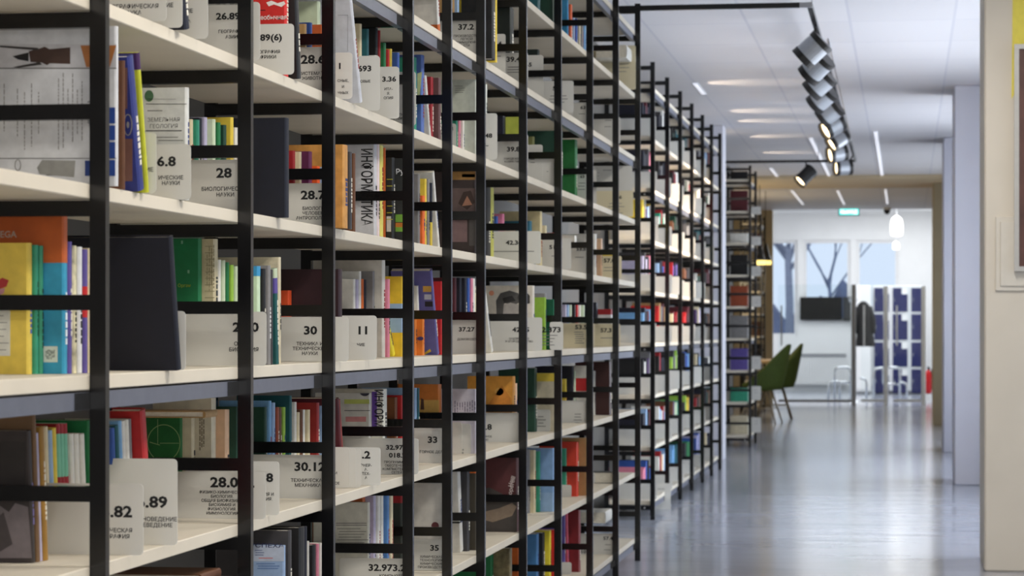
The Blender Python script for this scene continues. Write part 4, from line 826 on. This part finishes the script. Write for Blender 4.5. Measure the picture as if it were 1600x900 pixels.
# --- screens on the wall behind the glass
for (a, b, c, d_, lab, col) in ((1250, 464, 1316, 500, 'wide black wall screen below the lobby window', (22, 23, 24)), (1317, 464, 1341, 501, 'dark grey screen beside the black one, behind the glass post', (58, 60, 62))):
    q0, q1 = pw(a, d_, YB - .12), pw(c, b, YB - .12); t = empty('wall_screen', (q0.x, YB - .12, q0.z)); W, H = q1.x - q0.x, q1.z - q0.z
    MB().bbox((0, 0, 0), (W, .05, H), .006).build('housing', mat((18, 18, 19), .4, .05, name='black_plastic'), t)
    MB().box((.012, -.002, .012), (W - .012, -.0002, H - .012)).build('screen', mat(col, .2, .05, name='dark_screen'), t)
    MB().box((W / 2 - .05, .05, H * .1), (W / 2 + .05, .125, H * .4)).build('bracket', BLACK, t)
    tag(t, lab, 'screen')
# --- radiator
q0, q1 = pw(1240, 611, YB), pw(1322, 557, YB); t = empty('radiator', (q0.x, YB - .1, .12)); W, H = q1.x - q0.x, q1.z - .12
MB().box((0, .03, 0), (W, .09, H)).build('panel', WHITE, t)
fm = MB(); nn = 22; poly = [(0, .0)]
prof = []
for k in range(nn):
    a = W * k / nn; b = W / nn; prof += [(a, .028), (a + b * .15, .005), (a + b * .7, .005), (a + b * .85, .028)]
prof += [(W, .028), (W, .031), (0, .031)]
fm.prism(prof, .02, H - .02, 'z').build('ribs', WHITE, t)
MB().box((0, .0, H), (W, .09, H + .05)).build('top_grille', mat((150, 152, 156), .5, .3, scale=60, name='grille'), t)
tag(t, 'long white ribbed radiator under the lobby window', 'radiator')
# --- glass gate panels with steel posts
def gate(u0, u1, Y, vt, lab, post_w=.035):
    q0, q1 = pw(u0, vt, Y), pw(u1, vt, Y); t = empty('glass_gate', (q0.x, Y, 0)); W = q1.x - q0.x
    GS = mat((150, 152, 156), .35, .04, name='grey_steel_post') if u0 < 1300 else mat((222, 225, 226), .35, .03, name='pale_steel_post')
    MB().tube([(W, 0, 0), (W, 0, q0.z)], post_w, 12).build('post', GS, t, False)
    MB().box((0, -.006, .08), (W - post_w, .006, q0.z)).build('glass_leaf', GL, t)
    MB().box((0, -.012, .05), (W - post_w, .012, .09)).build('bottom_rail', GS, t)
    MB().tube([(.05, -.05, .9), (.05, -.05, 1.5)], .012, 8).build('handle', GS, t)
    tag(t, lab, 'gate')
gate(1216, 1334, 38.6, 445, 'wide glass gate leaf left of the grey steel post in the lobby opening')
gate(1345, 1384, 38.9, 447, 'narrow glass gate leaf in front of the blue lockers')
gate(1396, 1443, 38.9, 447, 'glass gate leaf nearest the red extinguisher')
# --- coat on a stand
t = empty('coat_stand', tuple(pt(1331, 628, 40.4)[:2]) + (0,)); hz = Zof(470, 0, 40.9)
MB().tube([(0, 0, .02), (0, 0, hz + .06)], .016, 8).build('pole', CHROME, t); MB().tube([(0, 0, 0), (0, 0, .03)], [.2, .18], 20).build('foot', CHROME, t)
for a in (0, 2.1, 4.2): MB().tube([(0, 0, hz), (.06 * math.cos(a), .06 * math.sin(a), hz - .02), (.09 * math.cos(a), .09 * math.sin(a), hz + .03)], .007, 6).build('hook', CHROME, t)
tag(t, 'slim chrome coat stand behind the grey steel gate post', 'stand')
cx, cy = t.location.x + .13, t.location.y - .04
co = MB(); rings = []
zs = [hz - .01, hz - .05, hz - .12, hz - .3, hz - .5, hz - .68, hz - .72]; rw = [.03, .08, .115, .12, .125, .15, .145]; rd = [.03, .05, .07, .08, .08, .09, .085]
N = 18
for z, a, b in zip(zs, rw, rd):
    rings.append([(.05 + a * math.cos(6.2832 * k / N) + (hz - z) * .05, -.04 + b * math.sin(6.2832 * k / N) * (1 + .12 * math.sin(5 * 6.2832 * k / N)), z) for k in range(N)])
vs = [v for r_ in rings for v in r_]; fs = [(i * N + k, i * N + (k + 1) % N, (i + 1) * N + (k + 1) % N, (i + 1) * N + k) for i in range(len(rings) - 1) for k in range(N)] + [tuple(range(N)), tuple(range((len(rings) - 1) * N, len(rings) * N))]
DK = mat((34, 34, 36), .85, .25, scale=25, name='dark_wool')
t2 = empty('coat', (cx, cy - .02, 0)); obj('body', vs, fs, DK, t2, True)
for sx in (-1, 1): MB().tube([(.05 + sx * .09, -.05, hz - .1), (.07 + sx * .135, -.06, hz - .3), (.08 + sx * .13, -.07, hz - .52)], [.05, .045, .035], 10).build('sleeve', DK, t2, True)
MB().tube([(.02, -.07, hz - .06), (.06, -.11, hz - .12), (.1, -.07, hz - .06)], .02, 8).build('collar', DK, t2, True)
tag(t2, 'dark grey coat hanging by the steel gate post in the lobby', 'coat')
# --- chrome crowd rails
def rail(pts_list, d, lab):
    t = None
    for k, P in enumerate(pts_list):
        q = [pt(u, v, d) for u, v in P]
        if t is None: t = empty('barrier_rail', (q[0].x, q[0].y, 0))
        off = Vector((t.location.x, t.location.y, 0))
        sm = [q[0]]
        for i in range(1, len(q) - 1):
            sm += [q[i].lerp(q[i - 1], .18), q[i].lerp(q[i - 1], .05).lerp(q[i + 1], .05), q[i].lerp(q[i + 1], .18)]
        sm.append(q[-1]); MB().tube([x - off for x in sm], .02, 8).build('hoop' if k == 0 else 'bar', CHROME, t, True)
    tag(t, lab, 'barrier')
fl = VH + HC * F / 41.0
rail([[(1304, fl), (1304, 574), (1329, 574), (1329, fl)], [(1294, fl), (1296, 597), (1312, 596), (1312, fl)], [(1304, 597), (1329, 597)]], 41.0, 'chrome hoop barrier left of the steel post')
rail([[(1365, fl), (1365, 578), (1380, 574), (1380, 600)], [(1380, 600), (1400, 600)], [(1354, fl), (1354, 594), (1344, 590)]], 41.0, 'low chrome barrier just right of the steel post')
rail([[(1386, 574), (1406, 574), (1406, fl)], [(1386, fl), (1386, 574)], [(1402, 602), (1408, 597), (1417, 600), (1417, fl)]], 41.2, 'chrome hoop barrier in front of the middle lockers')
# --- pendant and its reflected double, exit sign, dome camera, extinguisher
def pendant(u, v0, v1, d, lab, wpx):
    a, b = pt(u, v0, d), pt(u, v1, d); H = a.z - b.z; R = wpx / 2 * d / F; t = empty('pendant_lamp', (b.x, b.y, b.z))
    prof = [(.5, 0), (.92, .05), (1, .3), (1, .62), (.8, .85), (.35, .97), (.12, 1)]
    MB().tube([(0, 0, h_ * H) for r_, h_ in prof], [r_ * R for r_, h_ in prof], 16).build('lamp_shade', mat((255, 252, 245), .4, 0, emit=2.2, name='glowing_opal'), t, True)
    MB().tube([(0, 0, H), (0, 0, ZB - b.z)], .006, 6).build('cord', WHITE, t)
    tag(t, lab, 'lamp', 'lobby pendants')
pendant(1401, 337, 369, 43, 'larger glowing white pendant lamp in the lobby', 19); pendant(1400, 377, 390, 46.5, 'reflection of the pendant lamp, built as a smaller lamp just below it', 10)  # smaller lamp is added to stand for a reflection of the larger
q0, q1 = pw(1310, 337, YE - .12), pw(1343, 325, YE - .12); t = empty('exit_sign', (q0.x, YE - .12, q0.z)); W, H = q1.x - q0.x, q1.z - q0.z
MB().bbox((0, 0, 0), (W, .05, H), .004).build('housing', mat((60, 140, 140), .4, .03, name='teal_plastic'), t)
MB().box((.015, -.003, .012), (W - .015, -.0005, H - .012)).build('face', mat((70, 214, 205), .4, .0, emit=1.5, name='teal_glow'), t)
text_on('lettering', ['ВЫХОД'], mat((240, 255, 252), .4, 0, emit=2.5, name='white_glow'), t, lambda w_: Vector(w_), W / 2, -.0035, H / 2, H * .42, .1)
MB().box((W * .3, .02, H), (W * .34, .03, ZC - .0 - q0.z)).build('hanger', CHROME, t)
tag(t, 'glowing teal exit sign hanging over the lobby opening', 'sign')
q = pt(1386, 322, 37.0); t = empty('dome_camera', (q.x, q.y, ZC)); MB().tube([(0, 0, -.03), (0, 0, 0)], .06, 16).build('mount', WHITE, t); MB().tube([(0, 0, -.10), (0, 0, -.085), (0, 0, -.05), (0, 0, -.03)], [.012, .035, .05, .05], 14).build('dome', mat((40, 40, 40), .2, .05, name='dark_dome'), t, True)
tag(t, 'small dark dome camera on the ceiling before the lobby', 'camera')
q = pt(1450.5, 625, 40.6); t = empty('fire_extinguisher', (q.x, q.y, 0)); RD = mat((206, 32, 38), .3, .05, name='signal_red')
MB().tube([(0, 0, .12), (0, 0, .14), (0, 0, .42), (0, 0, .47), (0, 0, .5)], [.03, .055, .055, .04, .02], 14).build('cylinder', RD, t, True); MB().tube([(0, 0, 0), (0, 0, .12)], [.05, .05], 12).build('stand', WHITE, t); MB().tube([(0, 0, .49), (0, 0, .55)], .018, 8).build('valve', BLACK, t); MB().tube([(0, 0, .53), (.05, -.02, .5), (.062, -.02, .35), (.06, -.02, .2)], .009, 6).build('hose', BLACK, t, True)
tag(t, 'red fire extinguisher on a white stand at the right edge of the opening', 'extinguisher')

# --- track lights
HT = ZC - .175
xtr = -.467; ytr = Yof(1265, .467) if False else 12.7
t = empty('light_track', (xtr, ytr, HT)); tag(t, 'long black ceiling track running down the corridor and across the shelves', 'track')
MB().box((-3.2, -.0125, -.0125), (-.05, .0125, .0125)).build('cross_rail', BLACK, t); MB().box((-.05, -.0125, -.0125), (.0125, .0125, .0125)).build('corner_joint', mat((170, 172, 178), .4, .03, name='grey_joint'), t)
MB().box((-.0125, .0125, -.0125), (.0125, 11.6, .0125)).build('long_rail', BLACK, t)
for k in range(2): MB().tube([(0, .25 + k * 11.2, .0125), (0, .3 + k * 2.7, ZC - HT)], .004, 6).build('hanger', CHROME, t)
for k in (0, 1): MB().tube([(-1.2 - k * 1.6, 0, .0125), (-1.2 - k * 1.6, 0, ZC - HT)], .004, 6).build('hanger', CHROME, t)
y2 = 24.4; t = empty('light_track', (xtr - .15, y2, HT)); tag(t, 'short black ceiling track across the corridor, farther back', 'track')
MB().box((-1.35, -.0125, -.0125), (.15, .0125, .0125)).build('rail', BLACK, t)
for k in (0, 1): MB().tube([(-.2 - k * .9, 0, .0125), (-.2 - k * .9, 0, ZC - HT)], .004, 6).build('hanger', CHROME, t)
ALU = mat((168, 172, 178), .35, .03, metal=.3, name='satin_grey'); LENS = mat((255, 226, 180), .4, 0, emit=4, name='warm_lens'); DKB = mat((34, 33, 32), .4, .08, name='black_lamp')
def head(c, dirv, ztr, lab, body=ALU, ln=.125, R=.067, power=0, xoff=0):
    d = Vector(dirv).normalized(); t = empty('track_spotlight', c); q = d.to_track_quat('Z', 'Y'); M = q.to_matrix()
    P = lambda s_: M @ Vector((0, 0, s_))
    MB().tube([P(-ln / 2 + .012), P(ln / 2 - .012)], R, 24).build('barrel', body, t); MB().tube([P(-ln / 2 - .012), P(-ln / 2 + .018)], R * 1.06, 24).build('rear_cap', DKB, t)
    rim = MB(); a = [M @ Vector((R * 1.06 * math.cos(k * .2618), R * 1.06 * math.sin(k * .2618), z)) for z in (ln / 2 - .018, ln / 2 + .018) for k in range(24)]; b = [M @ Vector((R * .9 * math.cos(k * .2618), R * .9 * math.sin(k * .2618), z)) for z in (ln / 2 - .016, ln / 2 + .012) for k in range(24)]
    fs = []
    for k in range(24):
        j = (k + 1) % 24; fs += [(k, j, 24 + j, 24 + k), (48 + j, 48 + k, 72 + k, 72 + j), (24 + k, 24 + j, 72 + j, 72 + k), (j, k, 48 + k, 48 + j)]
    obj('front_rim', a + b, fs, DKB, t); MB().disc(P(ln / 2 - .010), R * .89, d, .002, 24).build('lens', LENS, t)
    MB().tube([P(-ln * .2), Vector((xoff, 0, max(.03, ztr - c[2] - .002)))], .008, 8).build('arm', DKB, t)
    tag(t, lab, 'spotlight', 'grey spotlights along the corridor track')
    if power:
        spot('spotlight_beam', Vector(c) + P(ln / 2 + .02), Vector(c) + P(2), power, WARM, 46, .4, .04)
hp = [(1271, 78), (1278, 105), (1283, 130), (1287, 153), (1299, 176), (1303, 198), (1311, 218), (1310, 240), (1319, 262)]
nm = ['nearest', 'second', 'third', 'fourth', 'fifth', 'sixth', 'seventh', 'eighth', 'ninth and farthest']
for i, (u, v) in enumerate(hp):
    d_ = F * 1.475 / (VH - v); c = pt(u - 1.5, v, d_)
    dv = [(-.74, .1, -.67), (-.72, .3, -.66), (-.76, .2, -.65), (-.75, .3, -.62), (-.78, .2, -.60), (-.82, -.4, -.5), (-.8, -.35, -.55), (-.93, -.4, -.2), (-.97, -.35, -.08)][i]
    head(tuple(c), dv, HT - .0125, nm[i] + ' grey spotlight from the camera along the black corridor track', power=[0, 40, 120, 140, 180, 180, 200, 200, 200][i], xoff=xtr - c.x)
q = pt(1260, 276, F * 1.47 / (VH - 276)); head((q.x, y2, q.z), (-.62, -.35, -.62), HT - .0125, 'single black spotlight hanging under the farther cross track', body=DKB, power=40, R=.066, ln=.15)
# --- glowing strips standing in for lobby reflections on the ceiling seams
STR = mat((235, 236, 245), .4, 0, emit=.6, name='reflection_glow')
for i, (u0, v0, u1, v1, lab) in enumerate(((1084, 129, 1101, 146, 'short glowing seam reflection in the ceiling left of the hanging spotlights'), (1201, 262, 1222, 281, 'ceiling seam reflection above the far lobby opening, leftmost of the three before the bulkhead'), (1264, 215, 1300, 279, 'longest ceiling seam reflection just left of the row of spotlights'), (1365, 205, 1381, 277, 'ceiling seam reflection right of the row of spotlights'), (1237, 297, 1255, 319, 'left ceiling seam reflection beyond the bulkhead'), (1309, 297, 1319, 319, 'ceiling seam reflection above the teal exit sign'), (1382, 295, 1388, 318, 'ceiling seam reflection above the dome camera'))):
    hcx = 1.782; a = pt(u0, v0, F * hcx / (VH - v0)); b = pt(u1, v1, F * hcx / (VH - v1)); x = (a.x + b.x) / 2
    t = empty('seam_reflection', (x, a.y, ZC)); L_ = b.y - a.y
    MB().box((-.022, 0, -.006), (.022, L_, -.0005)).build('frame', WHITE, t); MB().box((-.014, .01, -.008), (.014, L_ - .01, -.0062)).build('glint_face', STR, t); tag(t, lab, 'reflection', 'glowing ceiling seam reflections')

# --- green shell chairs, table and lamp in the nook
GREEN = mat((66, 84, 30), .75, .2, scale=50, name='green_felt')
def chair(x, y, rz, lab):
    """tub shell on four splayed legs; local +x is forward"""
    t = empty('shell_chair', (x, y, 0), (0, 0, rz)); na, nz = 26, 7; vs = []; fs = []
    for i in range(nz + 1):                                 # wall of the tub, open at the front
        k = i / nz
        for j in range(na + 1):
            a = math.radians(-118 + 236 * j / na); bk = max(0, math.cos(a)) ** 1.1; sd = abs(math.sin(a))
            top = .60 + .36 * bk if math.cos(a) > 0 else .60 - .10 * (-math.cos(a)) / .47
            r_ = .22 + .06 * k ** .7; z = .43 + (top - .43) * k
            vs.append((-math.cos(a) * r_ - .05 * bk * k - .01, math.sin(a) * (r_ + .02), z))
    for i in range(nz):
        for j in range(na):
            q = i * (na + 1) + j; fs.append((q, q + 1, q + na + 2, q + na + 1))
    c0 = len(vs); vs.append((0, 0, .415))                   # dished seat bottom
    for j in range(na): fs.append((c0, j + 1, j))
    fs.append((c0, 0, na))
    o = obj('shell', vs, fs, GREEN, t, True); m_ = o.modifiers.new('thick', 'SOLIDIFY'); m_.thickness = .03; m_.offset = -1
    cs = MB().tube([(.02, 0, .425), (.02, 0, .47), (.02, 0, .49)], [.2, .215, .17], 22); cs.build('seat_cushion', GREEN, t, True)
    LG = mat((150, 140, 122), .35, .08, metal=.4, name='pale_metal')
    for sx, sy in ((1, 1), (1, -1), (-1, 1), (-1, -1)):
        MB().tube([(sx * .10, sy * .11, .42), (sx * .22, sy * .21, .0)], [.014, .010], 8).build('leg', LG, t, True)
    for sy in (1, -1): MB().tube([(.17, sy * .165, .18), (-.17, sy * .165, .18)], .008, 6).build('stretcher', LG, t, True)
    return tag(t, lab, 'chair', 'green chairs at the nook table')
def ux(u, Y): return -Xof(u, Y)
chair(ux(1224, 31.2) - .27, 31.2, math.pi - .15, 'green shell chair nearest the camera, back to the corridor, beside the dark shelf end')
chair(ux(1243, 32.6) - .27, 32.6, math.pi + .1, 'second green shell chair, just beyond the nearest one, back to the corridor')
chair(ux(1200, 32.3) - 1.45, 32.3, .1, 'green shell chair on the far side of the nook table')
TW = mat((206, 178, 138), .5, .1, scale=12, name='light_wood')
t = empty('table', (ux(1212, 32.3) - .40, 32.3, 0)); MB().bbox((-.4, -1.0, .72), (.38, 1.0, .755), .006).build('table_top', TW, t)
for sx in (-.34, .05):
    for sy in (-.9, .9): MB().bbox((sx - .02, sy - .02, 0), (sx + .02, sy + .02, .72), .003).build('leg', BLACK, t)
tag(t, 'light wood table between the green chairs', 'table')
for i, (u, d_) in enumerate(((1187, 30.6), (1196, 32.6))):
    q = pt(u, 411, d_); t = empty('pendant_lamp', (q.x, q.y, q.z)); R = (8 if i == 0 else 9) * d_ / F
    MB().tube([(0, 0, .0), (0, 0, .05), (0, 0, .10), (0, 0, .25)], [R * 1.0, R * 1.0, R * .75, .02], 18).build('lamp_shade', BLACK, t, False); MB().tube([(0, 0, -.02), (0, 0, .03)], R * 1.03, 18).build('glow_ring', mat((255, 226, 130), .4, 0, emit=1.6, name='yellow_glow'), t); MB().tube([(0, 0, .25), (0, 0, ZC - q.z)], .005, 6).build('cord', BLACK, t)
    tag(t, ['black pendant lamp with a yellow glow nearest the dark shelf end', 'black pendant lamp with a yellow glow left of the lobby opening'][i], 'lamp', 'black pendants over the nook table')

# --- things on the near pillar
yp = pil[0][1] - .0005
def px_(u, v, off=0): return pw(u, v, yp - off)
q0, q1 = px_(1555, 455), px_(1660, 338); t = empty('electrical_panel', (q0.x, yp, q0.z)); W, H = q1.x - q0.x, q1.z - q0.z
MB().bbox((0, -.012, 0), (W, 0, H), .004).build('frame', mat((226, 219, 206), .45, .02, name='panel_cream'), t); MB().bbox((.022, -.020, .022), (W - .022, -.0125, H - .022), .003).build('door', mat((226, 219, 206), .45, .02, name='panel_cream'), t)
tag(t, 'pale flush panel cover low on the near pillar', 'panel')
o = MB()
P = [(1583, -70), (1625, -70), (1625, 90), (1600, 130), (1583, 150), (1580.5, 155)]
q = [px_(a, b) for a, b in P]; o.prism([(k.x, k.z) for k in q], yp - .004, yp - .0005, 'y'); o = o.build('pennant', mat((246, 230, 96), .6, .05, name='yellow_cloth')); tag(o, 'yellow sheet hanging at the right edge behind the framed picture', 'banner')
q0, q1 = px_(1584.5, 424, .03), px_(1690, 68, .03); t = empty('picture_frame', (q0.x, yp - .023, q0.z)); W, H = q1.x - q0.x, q1.z - q0.z
fw = .022
MB().prism([(0, 0), (W, 0), (W, H), (0, H), (0, .001), (fw, fw), (fw, H - fw), (W - fw, H - fw), (W - fw, fw), (fw, fw + .0001)], -.03, .0, 'y').build('frame', mat((178, 176, 172), .35, .03, metal=.3, name='silver_frame'), t)
MB().box((fw - .001, -.018, fw - .001), (W - fw + .001, -.001, H - fw + .001)).build('picture', mat((92, 56, 48), .4, .5, scale=6, name='dark_print'), t)
tag(t, 'silver framed dark picture at the right edge of the near pillar', 'picture')

# warm pools on the ceiling: added spots without fixtures, aimed up over the shelf tops
for u, v in ((1250, 172), (1262, 188), (1282, 212), (1218, 128), (1252, 238)):
    e_ = pt(u, v, F * 1.782 / (VH - v)); spot('ceiling_pool_spot', (-1.5, e_.y, ZC - .3), (-1.5 + 1, e_.y, ZC + .7), 5.5, WARM, 58, .12, .01)
